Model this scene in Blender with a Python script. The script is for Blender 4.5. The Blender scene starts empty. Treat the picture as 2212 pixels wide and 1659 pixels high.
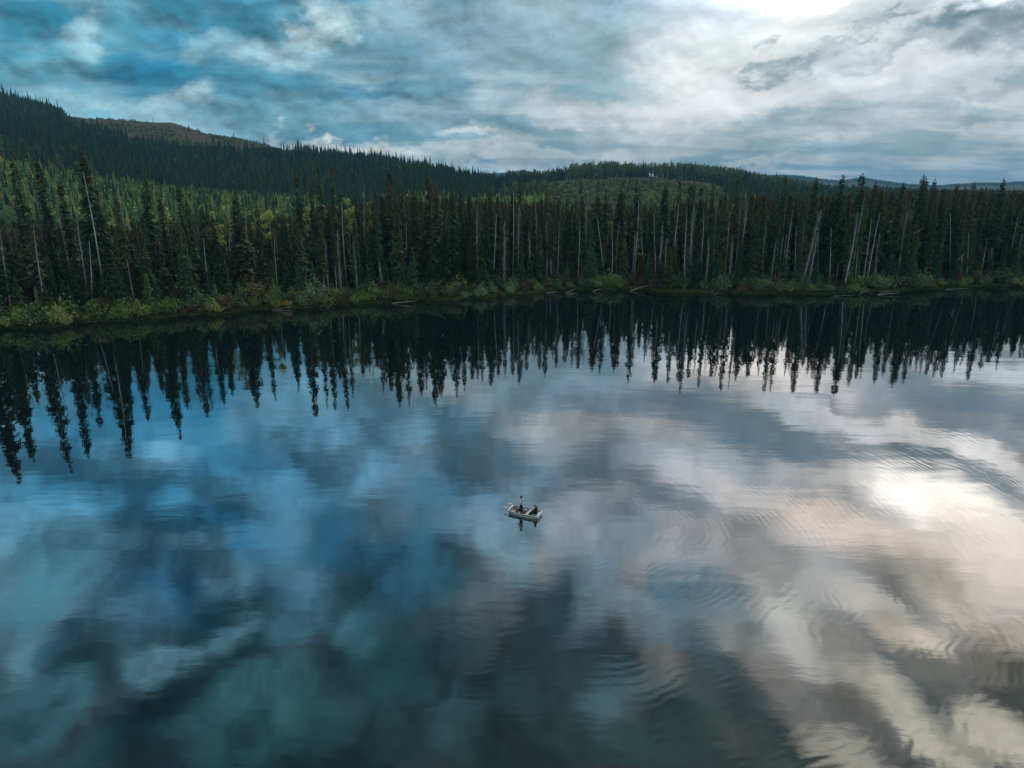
import bpy, math, random
import numpy as np
from mathutils import Vector, Matrix, Euler
sc = bpy.context.scene
COL = sc.collection
D2R = math.pi / 180
# ------------------------------------------------------------------ camera
CAM_H = 28.0
PITCH = 15.7
W0, H0 = 2212.0, 1659.0            # photo survey units
F0 = 1700.0 * W0 / 2500.0
cam_d = bpy.data.cameras.new('camera')
cam_d.sensor_width = 36.0
cam_d.lens = 36.0 * F0 / W0
cam_d.clip_end = 40000.0
cam = bpy.data.objects.new('camera', cam_d)
COL.objects.link(cam)
cam.location = (0, 0, CAM_H)
cam.rotation_euler = (math.radians(90 - PITCH), 0, 0)
sc.camera = cam

def pdir(px, py):
    """photo pixel -> unit world direction"""
    x = (px - W0 / 2) / F0
    y = (H0 / 2 - py) / F0
    c, s = math.cos(PITCH * D2R), math.sin(PITCH * D2R)
    v = Vector((x, c + y * s, -s + y * c))
    return v.normalized()
def azel(px, py):
    d = pdir(px, py)
    return math.degrees(math.atan2(d.x, d.y)), math.degrees(math.asin(d.z))
def ground(px, py, z=0.0):
    d = pdir(px, py)
    t = (z - CAM_H) / d.z
    return Vector((d.x * t, d.y * t, z))

def lin(c):
    c = c / 255.0
    return c / 12.92 if c <= 0.04045 else ((c + 0.055) / 1.055) ** 2.4
def L3(c):
    return tuple(lin(v) for v in c)

# ------------------------------------------------------------------ render look
sc.view_settings.view_transform = 'Standard'
sc.view_settings.look = 'None'
sc.view_settings.gamma = 1.0
sc.view_settings.exposure = 0.22
sc.view_settings.use_curve_mapping = False
sc.render.engine = 'CYCLES'
sc.cycles.max_bounces = 6
sc.cycles.diffuse_bounces = 1
sc.cycles.glossy_bounces = 3
sc.cycles.volume_bounces = 0
sc.cycles.use_denoising = True
sc.cycles.denoising_prefilter = 'NONE'
SUN_EL, SUN_AZ = 57.0, 25.0     # degrees; azimuth to the right of +Y

# ------------------------------------------------------------------ world
world = bpy.data.worlds.new('World')
sc.world = world
world.use_nodes = True
wt = world.node_tree
wt.nodes.clear()
def N(t, typ, **kw):
    n = t.nodes.new(typ)
    for k, v in kw.items():
        setattr(n, k, v)
    return n
def lk(t, a, b):
    t.links.new(a, b)
def math_n(t, op, a, b=None, clamp=False):
    n = t.nodes.new('ShaderNodeMath'); n.operation = op; n.use_clamp = clamp
    for i, v in enumerate((a, b)):
        if v is None: continue
        if isinstance(v, (int, float)): n.inputs[i].default_value = v
        else: t.links.new(v, n.inputs[i])
    return n.outputs[0]
def vmath(t, op, a, b=None, scale=None):
    n = t.nodes.new('ShaderNodeVectorMath'); n.operation = op
    for i, v in enumerate((a, b)):
        if v is None: continue
        if isinstance(v, (tuple, list)): n.inputs[i].default_value = v
        else: t.links.new(v, n.inputs[i])
    if scale is not None: n.inputs['Scale'].default_value = scale
    return n.outputs['Value'] if op in ('LENGTH', 'DOT_PRODUCT') else n.outputs[0]
def maprange(t, v, a, b, c, d, smooth=True):
    n = t.nodes.new('ShaderNodeMapRange')
    n.interpolation_type = 'SMOOTHSTEP' if smooth else 'LINEAR'
    t.links.new(v, n.inputs['Value'])
    for k, x in zip(('From Min', 'From Max', 'To Min', 'To Max'), (a, b, c, d)):
        n.inputs[k].default_value = x
    return n.outputs['Result']
def mixc(t, f, a, b, mode='MIX'):
    n = t.nodes.new('ShaderNodeMix'); n.data_type = 'RGBA'; n.blend_type = mode
    if isinstance(f, (int, float)): n.inputs[0].default_value = f
    else: t.links.new(f, n.inputs[0])
    for i, v in ((6, a), (7, b)):
        if isinstance(v, (tuple, list)): n.inputs[i].default_value = tuple(v)[:3] + (1,)
        else: t.links.new(v, n.inputs[i])
    return n.outputs[2]
def noise(t, vec, scale, detail=4, rough=0.5, dist=0.0, col=False):
    n = t.nodes.new('ShaderNodeTexNoise')
    if vec is not None: t.links.new(vec, n.inputs['Vector'])
    n.inputs['Scale'].default_value = scale
    n.inputs['Detail'].default_value = detail
    n.inputs['Roughness'].default_value = rough
    n.inputs['Distortion'].default_value = dist
    return n.outputs['Color' if col else 'Fac']

tc = N(wt, 'ShaderNodeTexCoord').outputs['Generated']
sep = N(wt, 'ShaderNodeSeparateXYZ'); lk(wt, tc, sep.inputs[0])
SX, SY, SZ = sep.outputs
az = math_n(wt, 'MULTIPLY', math_n(wt, 'ARCTAN2', SX, SY), 1 / D2R)
el = math_n(wt, 'MULTIPLY', math_n(wt, 'ARCSINE', SZ), 1 / D2R)
# coordinates on a flat cloud deck, which draws clouds out into streaks near the horizon
zden = math_n(wt, 'ADD', math_n(wt, 'MAXIMUM', SZ, 0.0), 0.10)
deck = N(wt, 'ShaderNodeCombineXYZ')
lk(wt, math_n(wt, 'DIVIDE', SX, zden), deck.inputs[0])
lk(wt, math_n(wt, 'DIVIDE', SY, zden), deck.inputs[1])
deckv = deck.outputs[0]
mp = N(wt, 'ShaderNodeMapping'); lk(wt, deckv, mp.inputs[0])
mp.inputs['Rotation'].default_value = (0, 0, math.radians(28)); mp.inputs['Scale'].default_value = (0.55, 1.0, 1)
big = noise(wt, mp.outputs[0], 1.15, 7, 0.56, 0.35)
azel_c = N(wt, 'ShaderNodeCombineXYZ'); lk(wt, az, azel_c.inputs[0]); lk(wt, el, azel_c.inputs[1])
# flattened clouds low in the sky, rounder ones overhead
zf = math_n(wt, 'ADD', math_n(wt, 'MULTIPLY', math_n(wt, 'MINIMUM', SZ, .26), 1.75), math_n(wt, 'MULTIPLY', math_n(wt, 'MAXIMUM', math_n(wt, 'SUBTRACT', SZ, .26), 0.0), 1.05))
sqc = N(wt, 'ShaderNodeCombineXYZ'); lk(wt, SX, sqc.inputs[0]); lk(wt, SY, sqc.inputs[1]); lk(wt, zf, sqc.inputs[2]); sq = sqc
w1 = vmath(wt, 'MULTIPLY', vmath(wt, 'SUBTRACT', noise(wt, sq.outputs[0], 4.5, 4, 0.55, 0.3, True), (0.5, 0.5, 0.5)), (13.0, 7.5, 0))
w2 = vmath(wt, 'MULTIPLY', vmath(wt, 'SUBTRACT', noise(wt, sq.outputs[0], 15.0, 7, 0.66, 0.0, True), (0.5, 0.5, 0.5)), (7.0, 4.2, 0))
hgh = maprange(wt, el, 13.5, 19, 0, 1)          # overhead the cloud bellies are softer, as the lake shows them
def scaled(v_, a_, b_):
    n_ = N(wt, 'ShaderNodeVectorMath', operation='SCALE'); lk(wt, v_, n_.inputs[0]); lk(wt, maprange(wt, hgh, 0, 1, a_, b_, False), n_.inputs['Scale']); return n_.outputs[0]
warped = vmath(wt, 'ADD', vmath(wt, 'ADD', azel_c.outputs[0], scaled(w1, 1, .75)), scaled(w2, 1, .30))

REFL_A, REFL_B = 0.02, 0.52         # the lake's reflectance against facing angle
def refl_at(eldeg):
    return REFL_A + REFL_B * (1 - math.sin(abs(eldeg) * D2R))

# base cloud deck: teal and heavy to the left, grey and luminous towards the sun on the right
side = maprange(wt, az, -26, 14, 0, 1)
back = maprange(wt, math_n(wt, 'ABSOLUTE', az), 60, 110, 0, 1)     # behind the camera the deck is an even middle grey
mxs = N(wt, 'ShaderNodeMix'); mxs.data_type = 'FLOAT'; lk(wt, back, mxs.inputs[0]); lk(wt, side, mxs.inputs[2]); mxs.inputs[3].default_value = .72; side = mxs.outputs[0]
high = maprange(wt, el, 14, 30, 0, 1)
big = math_n(wt, 'ADD', big, math_n(wt, 'MULTIPLY', math_n(wt, 'SUBTRACT', noise(wt, sq.outputs[0], 11.0, 7, .57, .15), .5), .60))
lowL = mixc(wt, maprange(wt, big, .40, .62, 0, 1), L3((42, 116, 148)), L3((135, 176, 195)))
lowR = mixc(wt, maprange(wt, big, .38, .60, 0, 1), L3((140, 162, 176)), L3((208, 213, 218)))
low = mixc(wt, side, lowL, lowR)
hiL = mixc(wt, maprange(wt, big, .36, .66, 0, 1), (0.028, 0.115, 0.195), (0.19, 0.35, 0.49))
hiR = mixc(wt, maprange(wt, big, .36, .66, 0, 1), (0.26, 0.32, 0.38), (1.25, 1.2, 1.18))
hi0 = N(wt, 'ShaderNodeVectorMath', operation='SCALE'); lk(wt, mixc(wt, side, hiL, hiR), hi0.inputs[0]); lk(wt, maprange(wt, el, 24, 44, 1.0, .24), hi0.inputs['Scale']); hi = hi0.outputs[0]
cur = mixc(wt, high, low, hi)

# named cloud masses: (x, y, half width, half height, tilt deg, sRGB, strength), surveyed on the photograph;
# those below the far shore are the clouds higher up that the lake mirrors
fine = noise(wt, sq.outputs[0], 11.0, 7, .57, .15)
sq2 = vmath(wt, 'ADD', sq.outputs[0], (.005, .0, .016))
fine2 = noise(wt, sq2, 11.0, 7, .57, .15)
relief = math_n(wt, 'SUBTRACT', fine2, fine)
B = []
def b(*a): B.append(a)
#--- clouds seen directly
b(330,130,150,70,0,(12,112,158),.75); b(60,70,120,60,0,(20,125,160),.6); b(430,15,190,40,0,(45,115,145),.6)
b(225,30,90,40,-20,(95,155,180),.5); b(1000,70,240,80,-10,(88,130,152),.7); b(1250,120,260,110,-8,(112,148,168),.6)
b(110,55,75,34,-38,(185,212,224),.62); b(140,85,40,24,-30,(170,200,214),.45)
b(60,150,150,26,-12,(130,178,198),.6); b(20,200,140,40,0,(70,140,170),.5)
b(560,85,110,24,-14,(160,188,205),.5); b(590,108,70,26,-8,(180,204,216),.55); b(672,62,44,36,0,(215,226,234),.75); b(690,40,40,26,0,(185,206,218),.5)
b(460,75,80,22,-14,(150,185,200),.6); b(800,60,80,22,-10,(120,155,175),.5)
b(760,185,240,26,-6,(52,108,140),.75); b(880,205,90,16,-10,(30,100,138),.7); b(560,160,120,40,0,(70,128,155),.6)
b(680,228,130,18,2,(125,162,184),.65); b(840,215,110,20,0,(128,162,182),.7); b(940,170,60,30,-30,(125,160,178),.5)
b(400,228,95,20,-8,(205,216,224),.55); b(455,212,44,22,-30,(200,214,222),.55); b(300,240,200,20,4,(175,198,212),.65)
b(200,215,120,20,10,(105,158,182),.5)
b(560,258,200,26,6,(105,150,172),.6); b(900,275,340,28,4,(98,138,160),.6)
b(735,322,140,15,4,(236,230,226),.85); b(660,302,70,12,6,(232,228,228),.9); b(900,355,320,12,2,(205,207,212),.7); b(1050,312,90,12,0,(225,222,222),.8)
b(1100,295,90,16,0,(88,126,146),.75); b(1060,310,50,8,0,(110,140,155),.7)
b(1330,150,50,18,0,(158,184,198),.6); b(1360,60,200,60,-12,(125,155,172),.5)
b(1300,215,220,24,-4,(165,180,195),.6)
b(1640,60,230,110,-14,(240,242,243),1.0); b(1560,160,200,70,-20,(238,240,241),1.0); b(1470,222,260,30,-4,(226,226,230),.9); b(1760,180,260,60,0,(226,228,231),.9)
b(2000,140,260,60,-6,(216,219,224),.8); b(1980,30,110,40,-14,(222,226,230),.8)
b(1790,125,48,15,-18,(128,146,156),.75); b(1712,142,40,9,-14,(140,158,166),.75); b(1665,78,18,10,0,(165,178,186),.8)
b(1890,55,80,11,-22,(132,150,160),.8); b(2120,30,160,26,-14,(88,114,130),.9); b(2190,70,90,40,-10,(92,116,130),.8)
b(2000,100,130,11,-10,(150,164,172),.7); b(2140,190,150,18,-8,(165,176,184),.7); b(2100,240,120,16,0,(150,164,174),.6)
b(2120,160,120,14,-6,(205,210,215),.7); b(1850,215,200,16,-4,(196,202,208),.7)
b(1660,268,230,22,-3,(132,154,167),.85); b(1480,262,160,18,0,(196,200,206),.6); b(1860,290,220,16,0,(160,175,186),.6); b(2120,245,60,16,0,(138,158,170),.6)
b(1250,300,140,18,0,(120,148,166),.6); b(1520,300,190,14,0,(185,192,200),.6)
b(1950,350,420,26,0,(130,160,180),.7); b(1560,322,150,14,0,(128,154,170),.7); b(1590,360,150,7,0,(208,210,214),.8); b(1250,345,220,12,0,(200,204,210),.7); b(2050,395,260,10,0,(170,186,200),.6); b(2200,335,160,10,0,(160,178,192),.5)
#--- clouds seen in the lake
b(150,960,420,120,0,(60,128,168),.7); b(560,1000,330,110,0,(62,122,160),.6); b(350,985,90,42,0,(125,165,192),.75); b(205,980,60,34,0,(105,155,185),.6)
b(760,1000,110,60,25,(118,156,184),.75); b(640,830,110,60,0,(120,160,190),.6); b(900,900,200,60,0,(104,148,178),.6)
b(300,1060,160,50,0,(40,108,150),.6); b(640,1070,160,50,0,(92,138,168),.6); b(430,1050,120,40,0,(85,140,172),.5)
b(110,1120,170,60,-6,(112,165,195),.6); b(20,1000,80,80,0,(90,145,175),.4)
b(490,1150,70,60,20,(14,100,144),.6); b(590,1140,60,60,60,(92,134,164),.6); b(560,1190,60,40,0,(70,112,140),.5)
b(150,1220,190,80,-12,(86,124,146),.7); b(60,1300,120,70,-20,(70,115,130),.6); b(400,1200,130,40,-14,(105,135,155),.6)
b(355,1255,100,80,0,(10,74,110),.65); b(480,1270,70,60,0,(95,128,150),.75); b(620,1250,90,70,0,(68,104,128),.6); b(730,1180,90,90,0,(28,82,112),.6)
b(270,1330,90,60,0,(88,120,142),.7); b(370,1415,80,60,0,(108,142,160),.62); b(470,1390,80,40,-20,(98,130,148),.7)
b(40,1440,80,60,-10,(104,136,152),.6); b(180,1440,120,70,-10,(12,34,44),.85); b(130,1380,90,30,-20,(18,60,80),.6)
b(450,1330,60,40,0,(22,68,92),.7); b(640,1350,80,50,0,(75,112,132),.6); b(750,1385,60,60,20,(86,126,140),.85); b(655,1280,50,50,0,(84,116,140),.6)
b(160,1500,100,60,-20,(72,104,118),.7); b(60,1560,100,90,0,(52,82,94),.7); b(300,1560,120,60,-15,(16,34,38),.8); b(230,1620,120,50,-10,(42,68,74),.6)
b(420,1480,180,50,-15,(14,34,42),.8); b(560,1500,170,60,0,(58,96,106),.7); b(620,1580,160,70,0,(52,86,92),.6); b(330,1620,60,60,0,(20,32,30),.6)
b(860,1330,170,140,0,(26,64,80),.7); b(880,1240,110,80,0,(34,86,112),.6); b(960,1440,250,110,0,(18,42,46),.85); b(760,1620,220,80,0,(24,48,48),.7); b(985,1550,80,80,10,(66,96,102),.6)
b(860,1500,90,60,0,(34,62,68),.5); b(1120,1600,200,90,0,(16,34,34),.8)
b(1060,1030,210,90,0,(64,112,142),.6); b(1010,1130,150,80,0,(48,98,128),.6); b(1095,1210,48,100,-10,(104,134,152),.7); b(1160,1090,70,90,0,(108,132,150),.6)
b(1240,1240,60,150,28,(34,62,80),.85); b(1180,1330,130,90,10,(26,48,58),.85); b(1290,1400,120,60,30,(28,42,50),.85); b(1200,1480,130,70,0,(32,54,60),.8)
b(1290,1230,46,150,30,(112,132,148),.75)
b(1620,800,220,44,4,(226,216,208),.95); b(1450,760,190,44,0,(150,170,190),.5); b(2090,785,200,34,0,(198,202,210),.8); b(1800,830,140,30,0,(210,205,205),.8)
b(1250,830,200,60,0,(92,132,158),.6); b(2050,865,300,44,4,(98,114,130),.85); b(1760,850,70,24,0,(110,122,136),.8); b(1480,890,280,40,9,(92,108,124),.85); b(1700,950,330,30,14,(84,100,116),.9)
b(1850,905,180,22,14,(206,206,210),.85); b(2080,975,230,26,15,(214,210,208),.9); b(1700,880,90,22,10,(190,194,200),.7); b(2050,930,190,22,12,(120,130,140),.8)
b(1900,1020,280,30,14,(98,110,120),.9); b(2120,1060,170,24,14,(110,118,124),.7)
b(1350,990,140,50,0,(80,100,118),.7); b(1460,1000,90,36,0,(160,166,175),.75); b(1300,1110,130,60,0,(142,150,160),.8); b(1420,1070,50,40,0,(72,90,104),.7); b(1330,1130,80,50,20,(76,94,106),.5)
b(1580,1070,150,60,8,(166,168,174),.8); b(1480,1110,60,30,0,(84,98,108),.8); b(1640,1020,110,30,10,(150,155,162),.6); b(1230,1140,50,80,0,(140,152,164),.5)
b(1720,1130,150,50,8,(178,172,168),.8); b(2030,1100,270,64,10,(246,238,230),1.0); b(1850,1160,260,60,10,(200,186,176),.9); b(2140,1200,190,100,10,(206,194,182),.9); b(1560,1190,170,60,0,(138,138,142),.8)
b(1690,1240,170,70,10,(160,158,156),.8); b(1930,1270,160,50,20,(112,106,100),.8); b(2050,1320,170,60,20,(180,170,158),.8); b(1450,1230,110,60,0,(150,156,162),.5)
b(1470,1290,110,50,-10,(64,100,122),.6); b(1640,1320,160,40,-10,(120,128,130),.7); b(1480,1360,150,60,-10,(78,98,110),.8); b(1360,1320,80,40,20,(96,118,134),.6)
b(1720,1370,170,60,24,(164,162,156),.9); b(1880,1340,120,44,20,(176,168,158),.8); b(1820,1420,130,44,30,(128,124,118),.8); b(1950,1400,90,44,0,(196,184,168),.85)
b(1600,1400,110,50,20,(122,124,122),.7); b(1560,1460,140,50,24,(52,66,74),.8); b(1700,1480,120,44,24,(112,110,106),.8)
b(2130,1430,110,70,0,(92,86,76),.75); b(2190,1350,70,50,0,(150,142,130),.6); b(2200,1520,90,90,0,(60,57,50),.8); b(2030,1490,120,40,10,(98,95,88),.8); b(2130,1480,60,30,0,(120,116,106),.6)
b(1620,1560,190,44,22,(44,54,56),.9); b(1400,1520,120,60,0,(66,84,88),.7); b(1310,1500,60,60,0,(56,82,90),.7); b(1460,1560,90,70,0,(26,40,42),.9); b(1340,1620,130,60,0,(34,54,56),.8)
b(2000,1590,210,52,16,(172,166,152),.95); b(1850,1540,120,34,20,(100,98,92),.8); b(2180,1610,110,60,0,(190,182,166),.8); b(1830,1630,120,44,10,(150,146,134),.7); b(1650,1630,120,40,10,(58,64,62),.8)

BR = []
for (px, py, rx, ry, rot, rgb, a_) in B:
    a0, e0 = azel(px, py)
    ax, ex = azel(px + 10, py); ay, ey = azel(px, py + 10)
    k_ = 1.45 if py > 650 else 1.75
    sx = abs(ax - a0) / 10 * rx * k_; sy = abs(ey - e0) / 10 * ry * k_
    c = L3(rgb); rr = -rot
    if py > 650:
        r_ = refl_at(e0); c = tuple(max(0.0, v - q) / r_ for v, q in zip(c, (0.001, 0.003, 0.004))); e0 = -e0; rr = rot; a_ = min(1, a_ * .97); kk = .74 if px < 1000 else (.84 if px < 1300 else 1.0); c = (c[0] * kk * (.80 if px < 1000 else 1), c[1] * kk * (.98 if px < 1000 else 1), c[2] * kk * (1.04 if px < 1000 else 1))
    BR.append((a0, e0, sx, sy, rr, c, a_))
sky = N(wt, 'ShaderNodeTexSky'); sky.sky_type = 'NISHITA'; sky.sun_disc = False
sky.sun_elevation = math.radians(SUN_EL); sky.sun_rotation = math.radians(SUN_AZ)
sky.air_density = 1.2; sky.dust_density = 2.0; sky.ozone_density = 2.5
# small scale cloud texture, and clear sky showing a little through the deck
texm = math_n(wt, 'ADD', maprange(wt, fine, .3, .7, 0.84, 1.16, False), math_n(wt, 'MULTIPLY', relief, maprange(wt, az, -20, 16, 3.6, 1.6)))
puff = noise(wt, tc, 12.0, 5, .54, .25)
texh = math_n(wt, 'ADD', math_n(wt, 'ADD', math_n(wt, 'MULTIPLY', maprange(wt, puff, .32, .66, -.48, .48, True), maprange(wt, az, -10, 14, 1.15, .5)), 1.0), math_n(wt, 'MULTIPLY', relief, 1.0))
mxt = N(wt, 'ShaderNodeMix'); mxt.data_type = 'FLOAT'; lk(wt, hgh, mxt.inputs[0]); lk(wt, texm, mxt.inputs[2]); lk(wt, texh, mxt.inputs[3]); texm = mxt.outputs[0]
texm = math_n(wt, 'MAXIMUM', texm, .45)
texm = math_n(wt, 'MULTIPLY', texm, 10.0)
tint = mixc(wt, side, (.93, 1.03, .99), (1.0, 1.0, .99))
gap = maprange(wt, fine, .35, .6, 0.10, 0.03)
def finish(t, c_, texm_, gap_, sky_, tint_):
    c_ = mixc(t, 1.0, c_, tint_, 'MULTIPLY')
    sky_ = mixc(t, 1.0, sky_, (.55, 1.0, .80), 'MULTIPLY')
    v_ = N(t, 'ShaderNodeVectorMath', operation='SCALE'); lk(t, c_, v_.inputs[0]); lk(t, texm_, v_.inputs['Scale'])
    bg = N(t, 'ShaderNodeBackground'); lk(t, mixc(t, gap_, v_.outputs[0], sky_), bg.inputs[0]); bg.inputs[1].default_value = 0.1
    return bg.outputs[0]
base_bg = finish(wt, cur, texm, gap, sky.outputs[0], tint)
def cell(a0_, a1_, e0_, e1_):
    """the cloud masses that can reach this patch of sky, laid over the deck"""
    t = bpy.data.node_groups.new('clouds', 'ShaderNodeTree')
    for nm_, ty_ in (('deck', 'NodeSocketColor'), ('place', 'NodeSocketVector'), ('texture', 'NodeSocketFloat'), ('gap', 'NodeSocketFloat'), ('clear', 'NodeSocketColor'), ('tint', 'NodeSocketColor')):
        t.interface.new_socket(nm_, in_out='INPUT', socket_type=ty_)
    t.interface.new_socket('sky', in_out='OUTPUT', socket_type='NodeSocketShader')
    gi = t.nodes.new('NodeGroupInput'); go = t.nodes.new('NodeGroupOutput')
    c_ = gi.outputs['deck']; pl = gi.outputs['place']
    for (a0, e0, sx, sy, rr, c, a_) in BR:
        q = math.radians(rr); hx = math.hypot(sx * math.cos(q), sy * math.sin(q)) + 4.5; hy = math.hypot(sx * math.sin(q), sy * math.cos(q)) + 2.6
        if a0 + hx < a0_ or a0 - hx > a1_ or e0 + hy < e0_ or e0 - hy > e1_: continue
        m = N(t, 'ShaderNodeMapping'); m.vector_type = 'TEXTURE'
        lk(t, pl, m.inputs[0])
        m.inputs['Location'].default_value = (a0, e0, 0)
        m.inputs['Rotation'].default_value = (0, 0, q)
        m.inputs['Scale'].default_value = (sx, sy, 1)
        g = N(t, 'ShaderNodeTexGradient'); g.gradient_type = 'SPHERICAL'; lk(t, m.outputs[0], g.inputs[0])
        f = maprange(t, g.outputs['Fac'], 0.0, 0.7 if e0 > 15 else .92, 0, a_)
        c_ = mixc(t, f, c_, c)
    lk(t, finish(t, c_, gi.outputs['texture'], gi.outputs['gap'], gi.outputs['clear'], gi.outputs['tint']), go.inputs[0])
    n = wt.nodes.new('ShaderNodeGroup'); n.node_tree = t
    for k_, v_ in zip(range(6), (cur, warped, texm, gap, sky.outputs[0], tint)): lk(wt, v_, n.inputs[k_])
    return n.outputs[0]
def mixs(f, a_, b_):
    m = N(wt, 'ShaderNodeMixShader'); lk(wt, f, m.inputs[0]); lk(wt, a_, m.inputs[1]); lk(wt, b_, m.inputs[2]); return m.outputs[0]
AE = [-48, -19, 2, 20, 48]; EE = [-10, 15.3, 24.5, 34, 62]
cols_ = []
for i in range(4):
    out = base_bg
    for j in range(4):
        out_j = cell(AE[i], AE[i + 1], EE[j], EE[j + 1])
        out = mixs(math_n(wt, 'GREATER_THAN', el, EE[j]), out, out_j)
    out = mixs(math_n(wt, 'GREATER_THAN', el, EE[4]), out, base_bg)
    cols_.append(out)
tot = base_bg
for i in range(4):
    tot = mixs(math_n(wt, 'GREATER_THAN', az, AE[i]), tot, cols_[i])
tot = mixs(math_n(wt, 'GREATER_THAN', az, AE[4]), tot, base_bg)
world.cycles.sampling_method = 'MANUAL'; world.cycles.sample_map_resolution = 512
wo = N(wt, 'ShaderNodeOutputWorld'); lk(wt, tot, wo.inputs[0])

sun_d = bpy.data.lights.new('sun', 'SUN'); sun_d.energy = 1.5; sun_d.angle = math.radians(12); sun_d.color = (1, .93, .84)
sun = bpy.data.objects.new('sun', sun_d); COL.objects.link(sun)
sd = Vector((math.sin(SUN_AZ * D2R) * math.cos(SUN_EL * D2R), math.cos(SUN_AZ * D2R) * math.cos(SUN_EL * D2R), math.sin(SUN_EL * D2R)))
sun.rotation_euler = sd.to_track_quat('Z', 'Y').to_euler()
sun.location = (0, 0, 100)

# ------------------------------------------------------------------ helpers
def tag(o, label=None, cat=None, group=None, kind=None):
    if label: o['label'] = label
    if cat: o['category'] = cat
    if group: o['group'] = group
    if kind: o['kind'] = kind
    return o
def mesh_from(name, V, Fc, mats, smooth=False, midx=None):
    me = bpy.data.meshes.new(name)
    me.from_pydata([tuple(v) for v in V], [], [tuple(f) for f in Fc])
    for m in (mats if isinstance(mats, (list, tuple)) else [mats]): me.materials.append(m)
    if midx is not None: me.polygons.foreach_set('material_index', midx)
    if smooth: me.polygons.foreach_set('use_smooth', [True] * len(me.polygons))
    me.update()
    return me
FINE_PARTS = ('dead_twigs', 'dead_branches', 'stems', 'foliage')
def obj(name, me, parent=None, col=None, loc=None):
    o = bpy.data.objects.new(name, me)
    if name in FINE_PARTS: o['kind'] = 'stuff'
    (col or COL).objects.link(o)
    if parent: o.parent = parent
    if loc is not None: o.location = loc
    return o
def empty(name, loc=(0, 0, 0), rz=0.0):
    o = bpy.data.objects.new(name, None); COL.objects.link(o)
    o.location = loc; o.rotation_euler = (0, 0, rz); o.empty_display_size = .3
    return o
class MB:
    def __init__(s): s.V = []; s.F = []
    def add(s, V, F):
        n = len(s.V); s.V += [tuple(v) for v in V]; s.F += [tuple(i + n for i in f) for f in F]
    def tube(s, pts, rad, k=6, cap=True):
        pts = [Vector(p) for p in pts]; V = []; n = len(pts)
        for i, p in enumerate(pts):
            d = (pts[min(i + 1, n - 1)] - pts[max(i - 1, 0)]).normalized()
            u = d.cross(Vector((0, 0, 1)))
            if u.length < 1e-3: u = Vector((1, 0, 0))
            u.normalize(); w = d.cross(u)
            r = rad[i] if isinstance(rad, (list, tuple)) else rad
            for j in range(k):
                a = 2 * math.pi * j / k
                V.append(p + (u * math.cos(a) + w * math.sin(a)) * r)
        F = [(i * k + j, i * k + (j + 1) % k, (i + 1) * k + (j + 1) % k, (i + 1) * k + j) for i in range(n - 1) for j in range(k)]
        if cap: F += [tuple(range(k - 1, -1, -1)), tuple((n - 1) * k + j for j in range(k))]
        s.add(V, F)
    def box(s, c, d, M=None):
        V = [Vector((c[0] + sx * d[0] / 2, c[1] + sy * d[1] / 2, c[2] + sz * d[2] / 2)) for sx in (-1, 1) for sy in (-1, 1) for sz in (-1, 1)]
        if M: V = [M @ v for v in V]
        s.add(V, [(0, 1, 3, 2), (4, 6, 7, 5), (0, 4, 5, 1), (2, 3, 7, 6), (0, 2, 6, 4), (1, 5, 7, 3)])
    def mesh(s, name, mat, smooth=False): return mesh_from(name, s.V, s.F, mat, smooth)

def mat_new(name):
    m = bpy.data.materials.new(name); m.use_nodes = True
    t = m.node_tree; p = t.nodes['Principled BSDF']
    return m, t, p
def foliage_mat(name, c1, c2, c3=None, top=None, topz=(0.55, 1.0), rough=.75, trans=0.0, sc_=.9):
    """c1..c2 blotchy needles; c3 whole-tree tint chosen per tree; top: colour of cones near the tip"""
    m, t, p = mat_new(name)
    tcn = N(t, 'ShaderNodeTexCoord'); oi = N(t, 'ShaderNodeObjectInfo')
    n1 = noise(t, tcn.outputs['Object'], sc_, 3, .6)
    c = mixc(t, maprange(t, n1, .35, .65, 0, 1), c1, c2)
    if c3: c = mixc(t, maprange(t, oi.outputs['Random'], .45, 1.0, 0, .85, False), c, c3)
    if top:
        s = N(t, 'ShaderNodeSeparateXYZ'); lk(t, tcn.outputs['Generated'], s.inputs[0])
        f = maprange(t, s.outputs[2], topz[0], topz[1], 0, 1)
        f2 = math_n(t, 'MULTIPLY', f, maprange(t, noise(t, tcn.outputs['Object'], 1.8, 2, .5), .4, .6, .25, 1))
        c = mixc(t, f2, c, top)
    v = maprange(t, math_n(t, 'FRACT', math_n(t, 'MULTIPLY', oi.outputs['Random'], 7.13)), 0, 1, .65, 1.3, False)
    sc1 = N(t, 'ShaderNodeVectorMath', operation='SCALE'); lk(t, c, sc1.inputs[0]); lk(t, v, sc1.inputs['Scale'])
    lk(t, sc1.outputs[0], p.inputs['Base Color'])
    p.inputs['Roughness'].default_value = rough
    p.inputs['Specular IOR Level'].default_value = .25
    if trans:
        tr = N(t, 'ShaderNodeBsdfTranslucent'); lk(t, sc1.outputs[0], tr.inputs[0])
        mx = N(t, 'ShaderNodeMixShader'); mx.inputs[0].default_value = trans
        lk(t, p.outputs[0], mx.inputs[1]); lk(t, tr.outputs[0], mx.inputs[2])
        lk(t, mx.outputs[0], t.nodes['Material Output'].inputs[0])
    return m
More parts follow.
